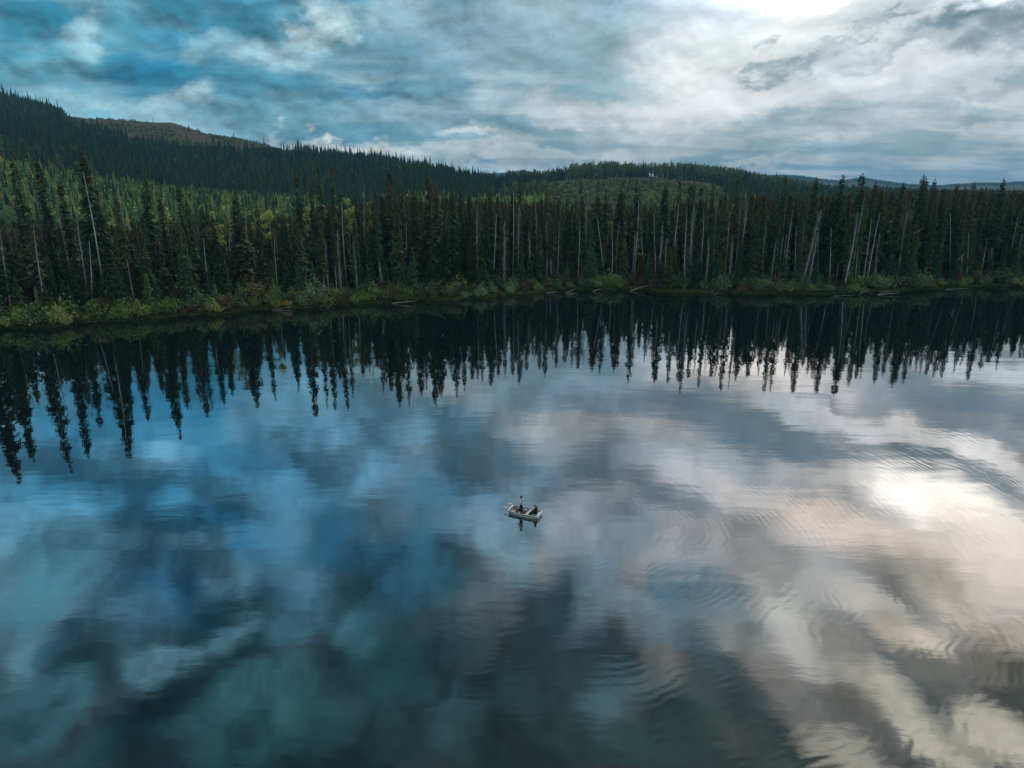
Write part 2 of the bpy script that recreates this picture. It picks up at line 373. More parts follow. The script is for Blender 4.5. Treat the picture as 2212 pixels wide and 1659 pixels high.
def plain_mat(name, c1, c2=None, scale=8, rough=.6, metal=0, stretch=(1, 1, 1), bump=0):
    m, t, p = mat_new(name)
    tcn = N(t, 'ShaderNodeTexCoord'); mpn = N(t, 'ShaderNodeMapping'); lk(t, tcn.outputs['Object'], mpn.inputs[0]); mpn.inputs['Scale'].default_value = stretch
    n1 = noise(t, mpn.outputs[0], scale, 4, .6)
    c = mixc(t, maprange(t, n1, .35, .65, 0, 1), c1, c2 or tuple(v * .8 for v in c1))
    lk(t, c, p.inputs['Base Color']); p.inputs['Roughness'].default_value = rough; p.inputs['Metallic'].default_value = metal
    if bump:
        bn = N(t, 'ShaderNodeBump'); bn.inputs['Distance'].default_value = bump; lk(t, n1, bn.inputs['Height']); lk(t, bn.outputs[0], p.inputs['Normal'])
    return m

M_spruce = foliage_mat('spruce_needles', (.062, .125, .058), (.130, .205, .098), (.175, .200, .090), (.17, .095, .048), (.60, 1.0), trans=.25)
M_fir = foliage_mat('young_fir_needles', (.050, .14, .075), (.090, .21, .11), (.14, .22, .075), None, trans=.2)
M_farsp = foliage_mat('hillside_needles', (.028, .072, .062), (.060, .120, .085), (.085, .15, .07), None, sc_=.3)
M_aspen = foliage_mat('aspen_leaves', (.30, .38, .07), (.44, .48, .10), (.40, .42, .15), None, trans=.3, sc_=.7)
M_faraspen = foliage_mat('hillside_aspen_leaves', (.075, .14, .055), (.13, .20, .07), (.19, .21, .08), None, trans=.2, sc_=.3)
M_youngval = foliage_mat('valley_leaves', (.09, .25, .11), (.26, .40, .13), (.50, .50, .15), None, trans=.2, sc_=.3)
M_shrub = foliage_mat('willow_leaves', (.15, .25, .07), (.28, .37, .11), (.36, .37, .11), None, trans=.15, sc_=.8)
M_shrubb = foliage_mat('brown_willow_leaves', (.13, .105, .055), (.20, .15, .08), (.14, .16, .06), None, trans=.1, sc_=.8)
M_shrubg = foliage_mat('grey_willow_leaves', (.13, .21, .12), (.21, .30, .17), (.24, .32, .13), None, trans=.1, sc_=.8)
M_grass = foliage_mat('bank_grass', (.13, .18, .05), (.24, .22, .08), (.12, .18, .05), None, trans=.2)
M_bark = plain_mat('grey_bark', (.20, .185, .17), (.42, .41, .40), 1.2, .9, stretch=(3, 3, .5))
M_darkbark = plain_mat('dark_bark', (.06, .05, .042), (.12, .10, .085), 1.2, .9, stretch=(3, 3, .5))
M_dead = plain_mat('weathered_wood', (.28, .275, .27), (.64, .63, .62), .8, .85, stretch=(3, 3, .35))
M_twig = plain_mat('dead_twigs', (.17, .165, .16), (.30, .29, .28), 1.5, .9)
M_aspbark = plain_mat('aspen_bark', (.62, .62, .58), (.36, .36, .32), 1.6, .8, stretch=(2, 2, 1.2))
M_drift = plain_mat('driftwood', (.26, .25, .24), (.52, .51, .49), 2.5, .85, stretch=(1, 1, 1))
M_stem = plain_mat('shrub_stem', (.10, .075, .055), (.16, .12, .09), 4, .9)

# ------------------------------------------------------------------ terrain survey
def curve(pts, z=None):
    """(px,py,dist) -> arrays az, r, z"""
    A = []
    for p in pts:
        if z is not None:
            g = ground(p[0], p[1], z); A.append((math.atan2(g.x, g.y), math.hypot(g.x, g.y), z))
        else:
            a, e = azel(p[0], p[1]); A.append((a * D2R, p[2], CAM_H + p[2] * math.tan(e * D2R)))
    A.sort(); A = np.array(A)
    return A
shore = curve([(-900, 800), (-500, 758), (-200, 730), (0, 712), (120, 706), (250, 695), (350, 688), (450, 681), (540, 672), (620, 668), (700, 664), (800, 656), (900, 653), (980, 648), (1050, 645), (1100, 640), (1130, 635), (1180, 630),
    (1240, 626), (1300, 626), (1360, 627), (1400, 629), (1440, 632), (1520, 635), (1600, 635), (1700, 636), (1780, 636), (1860, 634), (1930, 630), (1960, 628), (2020, 625), (2080, 622), (2150, 621), (2212, 620), (2500, 618), (3200, 620)], 0.0)
C3 = curve([(-900, 300, 620), (0, 372, 620), (150, 392, 620), (300, 425, 620), (450, 442, 620), (650, 452, 600), (1000, 440, 600), (1180, 446, 560), (1400, 452, 520), (1560, 450, 560), (1700, 444, 620), (2212, 450, 700), (3000, 450, 700)])
C4 = curve([(-900, 200, 1100), (0, 262, 1100), (120, 268, 1100), (200, 290, 1080), (300, 312, 1050), (400, 328, 1050), (500, 343, 1000), (600, 352, 950), (700, 368, 880), (900, 398, 740), (1080, 412, 760), (1180, 402, 800), (1300, 395, 850), (1450, 396, 850), (1560, 408, 860), (1700, 424, 900), (2212, 434, 1100), (3000, 434, 1100)])
C5 = curve([(-900, 120, 1500), (-100, 195, 1500), (0, 212, 1500), (60, 232, 1500), (140, 250, 1500), (190, 258, 1500), (250, 259, 1500), (370, 266, 1500), (450, 290, 1450), (550, 307, 1400), (650, 334, 1300), (700, 348, 1180), (800, 358, 1050), (900, 375, 930), (1000, 390, 880), (1080, 396, 880), (1130, 396, 950),
    (1200, 388, 1000), (1300, 380, 1080), (1400, 380, 1100), (1500, 382, 1150), (1560, 390, 1150), (1620, 398, 1150), (1700, 404, 1200), (1850, 418, 1300), (2212, 424, 1400), (3000, 424, 1400)])
C8 = curve([(-900, 380, 6000), (900, 385, 6000), (1080, 376, 6000), (1130, 369, 6000), (1165, 374, 6000), (1250, 388, 6000), (1560, 388, 6000), (1640, 380, 6000), (1690, 379, 6000), (1720, 380, 6000), (1770, 388, 6000), (1810, 392, 6000), (1850, 388, 6000), (1890, 390, 6000), (1960, 398, 6000), (2020, 402, 6000), (2070, 401, 6000), (2120, 398, 6000), (2212, 395, 6000), (2400, 396, 6000), (3000, 405, 6000)])
def cint(C, a): return np.interp(a, C[:, 0], C[:, 1]), np.interp(a, C[:, 0], C[:, 2])
rngN = np.random.RandomState(3)
_ph = rngN.uniform(0, 6.28, (8, 2))
def wob(a, f0, amp):
    s = np.zeros_like(a)
    for i in range(5): s += np.sin(a * f0 * 1.7 ** i + _ph[i, 0]) * amp / 1.6 ** i
    return s
def shore_r(a):
    r, _ = cint(shore, a)
    return r + wob(a, 60, .9)
def profile(a):
    """control radii and heights along azimuth a (array) -> R[k], Z[k]"""
    rs = shore_r(a)
    r3, z3 = cint(C3, a); r4, z4 = cint(C4, a); r5, z5 = cint(C5, a); r8, z8 = cint(C8, a)
    z8 = z8 + wob(a, 40, 3.5)
    one = np.ones_like(a)
    R = [rs - 12, rs - 1.5, rs, rs + 1.2, rs + 8, rs + 40, rs + 110, 430 * one, r3, r4, r5, r5 * 1.12, r5 * 1.5, 3600 * one, r8 * .9, r8, r8 * 1.15, 8000 * one]
    Z = [-2 * one, -.5 * one, 0 * one, .35 * one, .7 * one, 2.2 * one, 4 * one, 8 * one, z3, z4, z5, z5 - 6, z5 * .6, 20 * one, z8 * .75, z8, z8 * .8, 5 * one]
    return np.array(R), np.array(Z)
def ground_z(x, y):
    x = np.asarray(x, float); y = np.asarray(y, float)
    sh = x.shape; x = np.atleast_1d(x).ravel(); y = np.atleast_1d(y).ravel()
    a = np.arctan2(x, y); r = np.hypot(x, y)
    R, Z = profile(a)
    out = np.zeros_like(r) - 2
    for k in range(len(R) - 1):
        m = (r >= R[k]) & (r < R[k + 1])
        t = (r - R[k]) / np.maximum(R[k + 1] - R[k], 1e-6)
        out = np.where(m, Z[k] * (1 - t) + Z[k + 1] * t, out)
    # small relief away from the bank
    d = r - shore_r(a)
    rel = (np.sin(x * .031 + 1) * np.cos(y * .027) * 2.2 + np.sin(x * .083) * np.sin(y * .071 + 2) * .9) * np.clip((d - 120) / 300, 0, 1) * np.clip((3000 - r) / 1000, 0, 1)
    return (out + rel).reshape(sh) if sh else float((out + rel)[0])
# ground sheet
aa = np.radians(np.arange(-66, 66.01, .4))
R, Z = profile(aa)
subs = [2, 2, 2, 3, 5, 6, 12, 8, 14, 12, 3, 4, 6, 6, 4, 4, 2]
ver = []; rows = 0
for k, n in enumerate(subs):
    for i in range(n):
        t = i / n
        r = R[k] * (1 - t) + R[k + 1] * t
        x = r * np.sin(aa); y = r * np.cos(aa)
        z = ground_z(x, y) if r.min() > 0 else r * 0
        ver.append(np.stack([x, y, z], 1)); rows += 1
r = R[-1]; ver.append(np.stack([r * np.sin(aa), r * np.cos(aa), Z[-1]], 1)); rows += 1
ver = np.concatenate(ver); nc = len(aa)
idx = np.arange(rows * nc).reshape(rows, nc)
fa = np.stack([idx[:-1, :-1], idx[1:, :-1], idx[1:, 1:], idx[:-1, 1:]], -1).reshape(-1, 4)[:, ::-1]

M_ground, gt, gp = mat_new('forest_ground')
gtc = N(gt, 'ShaderNodeTexCoord').outputs['Object']
g1 = noise(gt, gtc, .05, 6, .6); g2 = noise(gt, gtc, .012, 5, .6)
floor_c = mixc(gt, maprange(gt, g1, .35, .65, 0, 1), (.035, .048, .022), (.07, .075, .035))
cut_c = mixc(gt, maprange(gt, g1, .40, .60, 0, 1), (.085, .048, .032), (.035, .060, .032))
cut_c = mixc(gt, maprange(gt, noise(gt, gtc, .3, 3, .6), .45, .65, 0, .4), cut_c, (.12, .085, .06))
att = N(gt, 'ShaderNodeAttribute', attribute_name='cleared')
fc = math_n(gt, 'ADD', att.outputs['Fac'], math_n(gt, 'MULTIPLY', math_n(gt, 'SUBTRACT', g2, .5), .5))
gc = mixc(gt, maprange(gt, fc, .35, .6, 0, 1), floor_c, cut_c)
lk(gt, gc, gp.inputs['Base Color']); gp.inputs['Roughness'].default_value = .95; gp.inputs['Specular IOR Level'].default_value = .1
me = mesh_from('ground', ver, fa, M_ground, True)

def project(P):
    """world points -> survey pixels (arrays)"""
    P = np.asarray(P, float); c, s = math.cos(PITCH * D2R), math.sin(PITCH * D2R)
    dz = P[:, 2] - CAM_H
    fwd = P[:, 1] * c - dz * s; up = P[:, 1] * s + dz * c
    return W0 / 2 + F0 * P[:, 0] / fwd, H0 / 2 - F0 * up / fwd
def poly_in(px, py, poly):
    inside = np.zeros(len(px), bool); n = len(poly)
    for i in range(n):
        x1, y1 = poly[i]; x2, y2 = poly[(i + 1) % n]
        cond = ((y1 > py) != (y2 > py)) & (px < (x2 - x1) * (py - y1) / (y2 - y1 + 1e-9) + x1)
        inside ^= cond
    return inside
# the logged clearing on the left hill, and the shrubby meadow in the middle (surveyed outlines, laid on the terrain)
CUT = [(95, 235), (160, 246), (260, 252), (380, 262), (470, 290), (560, 306), (650, 334), (690, 352), (600, 364), (500, 362), (400, 347), (320, 333), (240, 314), (170, 290)]
MEADOW = [(1170, 398), (1260, 386), (1400, 384), (1500, 390), (1570, 402), (1575, 520), (1400, 520), (1180, 500)]
px_, py_ = project(ver)
rr_ = np.hypot(ver[:, 0], ver[:, 1])
clr = (poly_in(px_, py_, CUT) & (rr_ > 1000)) * 1.0
clr = np.maximum(clr, (poly_in(px_, py_, MEADOW) & (rr_ > 400)) * .45)
at = me.attributes.new('cleared', 'FLOAT', 'POINT'); at.data.foreach_set('value', clr.astype(np.float32))
tag(obj('ground', me), kind='structure')

# ------------------------------------------------------------------ water
BOAT_C = ground(1282.4 * W0 / 2500, 1247.5 * W0 / 2500, 0.27); BOAT_C.z = 0
M_water, t, p = mat_new('lake_water')
t.nodes.remove(p)
geo = N(t, 'ShaderNodeNewGeometry').outputs['Position']
dv = vmath(t, 'SUBTRACT', geo, tuple(BOAT_C))
nz = noise(t, geo, .12, 3, .5)
dist = vmath(t, 'LENGTH', dv)
def rings(center, lam, wobble, r0, r1, r2, r3, seed, thr, amp, sectors=None):
    dvv = vmath(t, 'SUBTRACT', geo, center)
    d_ = vmath(t, 'LENGTH', dvv)
    ph = math_n(t, 'MULTIPLY', math_n(t, 'ADD', d_, math_n(t, 'MULTIPLY', noise(t, geo, .22, 2, .5), wobble)), 6.2832 / lam)
    s_ = math_n(t, 'SINE', ph)
    off = vmath(t, 'ADD', geo, (seed, seed * 1.7, 0))
    msk = maprange(t, noise(t, off, .10, 3, .6), thr, thr + .13, 0, 1)
    msk = math_n(t, 'MULTIPLY', msk, maprange(t, d_, r0, r1, 0, 1))
    msk = math_n(t, 'MULTIPLY', msk, maprange(t, d_, r2, r3, 1, 0))
    return math_n(t, 'MULTIPLY', math_n(t, 'MULTIPLY', s_, msk), amp)
h1 = rings(tuple(BOAT_C), .66, 2.6, 2.5, 8, 42, 60, 11.0, .47, .0008)
h2 = rings(tuple(BOAT_C), 1.05, 3.6, 6, 14, 60, 90, 57.0, .50, .0010)
wmap = N(t, 'ShaderNodeMapping'); lk(t, geo, wmap.inputs[0]); wmap.inputs['Rotation'].default_value = (0, 0, .35); wmap.inputs['Scale'].default_value = (.55, 1.5, 1)
ripple = math_n(t, 'MULTIPLY', math_n(t, 'SUBTRACT', noise(t, wmap.outputs[0], 1.1, 3, .55), .5), .0024)
patch = maprange(t, noise(t, geo, .022, 3, .6), .38, .62, .35, 1.15)
ripple = math_n(t, 'MULTIPLY', ripple, patch)
swell = math_n(t, 'MULTIPLY', noise(t, wmap.outputs[0], .16, 2, .5), .018)
toward = vmath(t, 'DOT_PRODUCT', vmath(t, 'NORMALIZE', dv), (.80, -.60, 0))
rg = math_n(t, 'MULTIPLY', math_n(t, 'ADD', h1, h2), maprange(t, toward, .1, .95, .08, .72))
hh = math_n(t, 'ADD', math_n(t, 'ADD', rg, ripple), swell)
bn = N(t, 'ShaderNodeBump'); bn.inputs['Strength'].default_value = 1; bn.inputs['Distance'].default_value = 1; lk(t, hh, bn.inputs['Height'])
lw = N(t, 'ShaderNodeLayerWeight'); lw.inputs[0].default_value = .5; lk(t, bn.outputs[0], lw.inputs['Normal'])
fr = math_n(t, 'ADD', math_n(t, 'MULTIPLY', lw.outputs['Facing'], REFL_B), REFL_A, True)
gl = N(t, 'ShaderNodeBsdfGlossy'); gl.inputs['Roughness'].default_value = .010; lk(t, bn.outputs[0], gl.inputs['Normal']); gl.inputs['Color'].default_value = (.97, .985, 1, 1)
df = N(t, 'ShaderNodeBsdfDiffuse'); df.inputs[0].default_value = (.004, .010, .011, 1)
mx = N(t, 'ShaderNodeMixShader'); lk(t, fr, mx.inputs[0]); lk(t, df.outputs[0], mx.inputs[1]); lk(t, gl.outputs[0], mx.inputs[2])
lk(t, mx.outputs[0], t.nodes['Material Output'].inputs[0])
S = 8600
me = mesh_from('lake_water', [(-S, -S, 0), (S, -S, 0), (S, 700, 0), (-S, 700, 0)], [(0, 1, 2, 3)], M_water)
tag(obj('lake_water', me), kind='structure')

# ------------------------------------------------------------------ vegetation meshes
def trunk_mb(H, r0, lean_noise, rnd, top=.02, seg=7, k=6):
    mb = MB(); pts = []
    ph = rnd.uniform(0, 6.28); am = lean_noise
    for i in range(seg + 1):
        u = i / seg
        pts.append((math.sin(u * 3 + ph) * am * u, math.cos(u * 2.3 + ph) * am * u, H * u - (0.25 if i == 0 else 0)))
    mb.tube(pts, [r0 * (1 - u / seg) + top for u in range(seg + 1)], k)
    return mb, pts
def at_h(pts, H, z):
    u = max(0, min(1, z / H)) * (len(pts) - 1); i = min(int(u), len(pts) - 2); f = u - i
    a, b_ = Vector(pts[i]), Vector(pts[i + 1]); return a * (1 - f) + b_ * f
def spruce(seed, H=28., base=.12, rmax=2.3, power=.85, ragged=.35, step=.34, nb=9, broad=0.0, dead=0.35, gap=.08):
    rnd = random.Random(seed)
    tb, pts = trunk_mb(H, .20 + H * .0032, .25, rnd)
    V = []; F = []; z = H * base
    TW = MB()
    def tri(a, b_, c):
        n = len(V); V.extend([a, b_, c]); F.append((n, n + 1, n + 2))
    clump = [rnd.uniform(1 - ragged, 1 + ragged * .5) for _ in range(60)]
    sect = [rnd.uniform(0, 6.28) for _ in range(4)]
    while z < H - .05:
        u = (z - H * base) / (H * (1 - base))
        ci = u * 18; c0 = clump[int(ci)] * (1 - ci % 1) + clump[int(ci) + 1] * (ci % 1)
        env = (1 - u) ** (power * .85) * .92 + .05
        if u < .12: env *= .55 + u * 3.7
        Rr = rmax * 1.42 * env * c0
        if u > .84 and broad: Rr += broad * math.sin((u - .84) / .16 * 3.1)
        Rr = max(Rr, .16)
        c = at_h(pts, H, z)
        n_b = nb if Rr > .6 else 4
        for j in range(n_b):
            if rnd.random() < gap: continue
            a = rnd.uniform(0, 6.28); L = Rr * rnd.uniform(.5, 1.2)
            d = Vector((math.cos(a), math.sin(a), 0)); s = Vector((-d.y, d.x, 0))
            z0 = rnd.uniform(-.15, .15)
            w = min(.62, .16 + .24 * L) * rnd.uniform(.8, 1.2)
            up = .10 if u > .7 else -.12
            p0 = c + Vector((0, 0, z0)); p1 = p0 + d * L * .55 + Vector((0, 0, up * L - .04)); p2 = p0 + d * L + Vector((0, 0, (up - .22) * L + .05 * rnd.random()))
            n = len(V); V.extend([p0 - s * .05, p0 + s * .05, p1 + s * w + Vector((0, 0, -.08)), p1 - s * w + Vector((0, 0, -.08)), p2])
            F.append((n, n + 1, n + 2, n + 3)); F.append((n + 3, n + 2, n + 4))
            # hanging sprays
            for q in range(2 if L > .5 else 1):
                tt = rnd.uniform(.4, 1.0); pc = p0 + (p2 - p0) * tt; sd_ = rnd.choice((-1, 1)) * w * rnd.uniform(.2, .9)
                hl = rnd.uniform(.28, .62) * min(1, .5 + L * .3)
                e = d * rnd.uniform(-.2, .25) + s * sd_
                tri(pc - d * .22 + Vector((0, 0, .05)), pc + d * .2 + s * .05, pc + e + Vector((0, 0, -hl)))
        z += step * rnd.uniform(.75, 1.25)
    tri(Vector(pts[-1]) + Vector((-.08, 0, -.5)), Vector(pts[-1]) + Vector((.08, 0, -.5)), Vector(pts[-1]) + Vector((0, 0, .35)))
    # dead twigs below the crown
    if dead:
        for i in range(int(H * dead * 3)):
            zz = rnd.uniform(H * .05, H * (base + .25)); a = rnd.uniform(0, 6.28); L = rnd.uniform(.4, 1.5)
            c = at_h(pts, H, zz); d = Vector((math.cos(a), math.sin(a), rnd.uniform(-.6, .1)))
            TW.add([c, c + Vector((0, 0, -.07)), c + d * L], [(0, 1, 2)])
            TW.add([c + d * L * .4, c + d * L * .4 + Vector((.03, .03, -.04)), c + d * L * .7 + Vector((-d.y, d.x, -.5)) * .35], [(0, 1, 2)])
    return (V, F), tb, TW
def snag(seed, H=22., r0=.22, shaggy=.5, top=.05, shag_range=(.2, .95)):
    rnd = random.Random(seed)
    tb, pts = trunk_mb(H, r0, .6, rnd, top=top, seg=9)
    TW = MB()
    for i in range(int(H * shaggy * 6)):
        zz = H * rnd.uniform(*shag_range); a = rnd.uniform(0, 6.28); L = rnd.uniform(.3, 1.5) * (1.15 - zz / H * .7)
        c = at_h(pts, H, zz); d = Vector((math.cos(a), math.sin(a), rnd.uniform(-.9, .15)))
        e = c + d * L; f_ = c + d * L * .5
        TW.add([c + Vector((0, 0, .045)), c + Vector((0, 0, -.045)), e], [(0, 1, 2)])
        for q in range(3):
            g_ = f_ + (e - f_) * rnd.random()
            TW.add([g_, g_ + d * .08, g_ + Vector((rnd.uniform(-.35, .35), rnd.uniform(-.35, .35), rnd.uniform(-.7, -.1)))], [(0, 1, 2)])
    return tb, TW
def leafball(rnd, n, cx, cy, cz, rx, ry, rz, size, V, F, hollow=.45):
    for i in range(n):
        while True:
            q = Vector((rnd.uniform(-1, 1), rnd.uniform(-1, 1), rnd.uniform(-1, 1)))
            if hollow < q.length <= 1: break
        c = Vector((cx + q.x * rx, cy + q.y * ry, cz + q.z * rz))
        a = Vector((rnd.gauss(0, 1), rnd.gauss(0, 1), rnd.gauss(0, 1))).normalized(); b_ = a.cross(Vector((rnd.gauss(0, 1), rnd.gauss(0, 1), rnd.gauss(0, 1)))).normalized()
        s = size * rnd.uniform(.6, 1.3)
        k = len(V); V.extend([c - a * s, c + b_ * s * .7, c + a * s, c - b_ * s * .7]); F.append((k, k + 1, k + 2, k + 3))
def aspen(seed, H=22., n=700, size=.24):
    rnd = random.Random(seed)
    tb, pts = trunk_mb(H * .92, .17, .5, rnd, top=.04, seg=8)
    V = []; F = []
    for i in range(13):
        u = rnd.uniform(.60, .97); c = at_h(pts, H * .92, H * .92 * u)
        rr = (1.15 - abs(u - .78) * 3.0) * 1.7
        a = rnd.uniform(0, 6.28); off = rnd.uniform(0, rr * .8)
        cc = c + Vector((math.cos(a) * off, math.sin(a) * off, rnd.uniform(-.3, .9)))
        s = rnd.uniform(.65, 1.15)
        leafball(rnd, n // 13, cc.x, cc.y, cc.z, s, s, s * .8, size, V, F, .2)
        tb.tube([c - Vector((0, 0, .6)), cc], [.04, .015], 3, False)
    return (V, F), tb
def shrub(seed, w=1.9, h=2.2, n=760, size=.13):
    rnd = random.Random(seed); V = []; F = []; st = MB()
    for i in range(9):
        a = rnd.uniform(0, 6.28); d = rnd.uniform(0, w * .7); s = rnd.uniform(.55, .95)
        hh_ = h * (1 - (d / w) ** 2 * .55) * rnd.uniform(.65, 1.05)
        leafball(rnd, n // 9, math.cos(a) * d, math.sin(a) * d, hh_ * .62, s, s, hh_ * .42, size, V, F, .3)
        st.tube([(0, 0, -.15), (math.cos(a) * d * .6, math.sin(a) * d * .6, hh_ * .55), (math.cos(a) * d * 1.05, math.sin(a) * d * 1.05, hh_ * 1.02)], [.045, .03, .012], 3, False)
    for i in range(26):   # loose upright sprigs for an uneven outline
        a = rnd.uniform(0, 6.28); d = rnd.uniform(0, w); z = h * rnd.uniform(.5, 1.18) * (1 - (d / w) ** 2 * .5)
        leafball(rnd, 4, math.cos(a) * d, math.sin(a) * d, z, .15, .15, .35, size * .8, V, F, 0)
    return (V, F), st
def far_conifer(seed, H=18., rmax=1.9, tiers=9):
    rnd = random.Random(seed); V = []; F = []
    for i in range(tiers):
        u = i / tiers; z = H * (.06 + .90 * u); R0 = rmax * (1 - u) ** .85 * rnd.uniform(.75, 1.15) + .12; k = 7
        n = len(V); V.append(Vector((0, 0, min(H, z + H / tiers * 1.35)))); ph = rnd.uniform(0, 6)
        for j in range(k * 2):
            a = ph + math.pi * j / k; r_ = R0 * (1 if j % 2 else .5) * rnd.uniform(.8, 1.15)
            V.append(Vector((math.cos(a) * r_, math.sin(a) * r_, z - (.35 if j % 2 else 0) * R0)))
        for j in range(k * 2): F.append((n, n + 1 + j, n + 1 + (j + 1) % (2 * k)))
    return V, F
def far_aspen(seed, H=15., n=90):
    rnd = random.Random(seed); V = []; F = []
    leafball(rnd, n, 0, 0, H * .60, 1.9, 1.9, H * .40, .6, V, F, .4)
    mb = MB(); mb.tube([(0, 0, -.3), (0, 0, H * .75)], [.16, .06], 3, False)
    k = len(V); m = [0] * len(F)
    V += [Vector(v) for v in mb.V]; F += [tuple(i + k for i in f) for f in mb.F]; m += [1] * len(mb.F)
    return V, F, m

# library collections, not linked to the scene: variants for the joined masses
def joined(name, parts, mats):
    V = []; F = []; mi = []
    for k, (v, f) in enumerate(parts):
        n = len(V); V += [tuple(q) for q in v]; F += [tuple(i + n for i in g_) for g_ in f]; mi += [k] * len(f)
    return mesh_from(name, V, F, mats, False, mi)
SPR = []
specs = [dict(base=.10, rmax=2.3, broad=0), dict(base=.20, rmax=1.9, gap=.18, ragged=.5), dict(base=.30, rmax=1.9, gap=.2, ragged=.5, broad=.28), dict(base=.08, rmax=2.6, power=.7),
         dict(base=.42, rmax=1.7, gap=.22, ragged=.5, broad=.25), dict(base=.15, rmax=1.7, power=.6, ragged=.45), dict(base=.35, rmax=2.1, gap=.15, ragged=.45, broad=.28), dict(base=.12, rmax=2.5, power=.9, ragged=.4),
         dict(base=.5, rmax=1.6, gap=.2, ragged=.5), dict(base=.22, rmax=2.0, power=.55, ragged=.5, gap=.2, broad=.2)]
for i, s_ in enumerate(specs):
    cr, tb, TW = spruce(100 + i, **s_)
    bark = M_bark if i % 3 else M_darkbark
    SPR.append((mesh_from('crown', cr[0], cr[1], M_spruce), tb.mesh('trunk', bark), TW.mesh('dead_twigs', M_twig), joined('conifer', [cr, (tb.V, tb.F), (TW.V, TW.F)], [M_spruce, bark, M_twig])))
FIR = []
for i in range(5):
    cr, tb, TW = spruce(300 + i, H=9., base=.02, rmax=1.5, power=.95, ragged=.22, step=.26, nb=7, dead=0, gap=.03)
    FIR.append((mesh_from('crown', cr[0], cr[1], M_fir), tb.mesh('trunk', M_darkbark), joined('young_fir', [cr, (tb.V, tb.F)], [M_fir, M_darkbark])))
M_firY = foliage_mat('yellowing_fir_needles', (.10, .12, .03), (.16, .15, .04), None, None)
cr, tb, TW = spruce(333, H=9., base=.02, rmax=1.5, power=.95, ragged=.2, step=.26, nb=7, dead=0, gap=.03)
FIRY = (mesh_from('crown', cr[0], cr[1], M_firY), tb.mesh('trunk', M_darkbark))
SNG = []
for i in range(8):
    tb, TW = snag(500 + i, shaggy=[.25, .6, 1.1, .15, 1.8, .4, 2.4, .2][i], r0=[.16, .17, .16, .14, .19, .16, .2, .13][i], top=[.05, .03, .03, .08, .04, .03, .05, .04][i])
    SNG.append((tb.mesh('trunk', M_dead), TW.mesh('dead_branches', M_twig)))
ASP = []
for i in range(4):
    cr, tb = aspen(700 + i)
    ASP.append((mesh_from('crown', cr[0], cr[1], M_aspen), tb.mesh('trunk', M_aspbark)))
SHR = {}
for nm, mm in (('green', M_shrub), ('brown', M_shrubb), ('grey', M_shrubg)):
    SHR[nm] = []
    for i in range(4):
        cr, st = shrub(900 + i * 7 + len(nm), w=[1.9, 2.3, 1.6, 2.1][i], h=[2.2, 2.0, 2.9, 2.5][i])
        SHR[nm].append((mesh_from('foliage', cr[0], cr[1], mm), st.mesh('stems', M_stem)))

def scatter(name, P, rotz, scl, which, meshes, label_kind='stuff'):
    """one object: points carrying instances of the given meshes"""
    colx = bpy.data.collections.new(name + '_kinds')
    for i, m_ in enumerate(meshes):
        o = bpy.data.objects.new('%s_%02d' % (name, i), m_); colx.objects.link(o)
    me = bpy.data.meshes.new(name); me.from_pydata([tuple(p_) for p_ in P], [], [])
    a = me.attributes.new('rot', 'FLOAT_VECTOR', 'POINT'); rv = np.zeros((len(P), 3), np.float32); rv[:, 2] = rotz; a.data.foreach_set('vector', rv.ravel())
    a = me.attributes.new('scl', 'FLOAT_VECTOR', 'POINT'); a.data.foreach_set('vector', np.asarray(scl, np.float32).ravel())
    a = me.attributes.new('which', 'INT', 'POINT'); a.data.foreach_set('value', np.asarray(which, np.int32))
    o = obj(name, me)
    ng = bpy.data.node_groups.new(name + '_scatter', 'GeometryNodeTree')
    ng.interface.new_socket('Geometry', in_out='INPUT', socket_type='NodeSocketGeometry')
    ng.interface.new_socket('Geometry', in_out='OUTPUT', socket_type='NodeSocketGeometry')
    gi = ng.nodes.new('NodeGroupInput'); go = ng.nodes.new('NodeGroupOutput')
    ip = ng.nodes.new('GeometryNodeInstanceOnPoints'); ci = ng.nodes.new('GeometryNodeCollectionInfo')
    ci.inputs['Collection'].default_value = colx; ci.inputs['Separate Children'].default_value = True; ci.inputs['Reset Children'].default_value = True
    def attr(nm, dt):
        n = ng.nodes.new('GeometryNodeInputNamedAttribute'); n.data_type = dt; n.inputs['Name'].default_value = nm
        return n.outputs['Attribute']
    ng.links.new(gi.outputs[0], ip.inputs['Points']); ng.links.new(ci.outputs[0], ip.inputs['Instance'])
    ip.inputs['Pick Instance'].default_value = True
    ng.links.new(attr('which', 'INT'), ip.inputs['Instance Index'])
    ng.links.new(attr('rot', 'FLOAT_VECTOR'), ip.inputs['Rotation'])
    ng.links.new(attr('scl', 'FLOAT_VECTOR'), ip.inputs['Scale'])
    ng.links.new(ip.outputs[0], go.inputs[0])
    md = o.modifiers.new('scatter', 'NODES'); md.node_group = ng
    tag(o, kind='stuff')
    return o

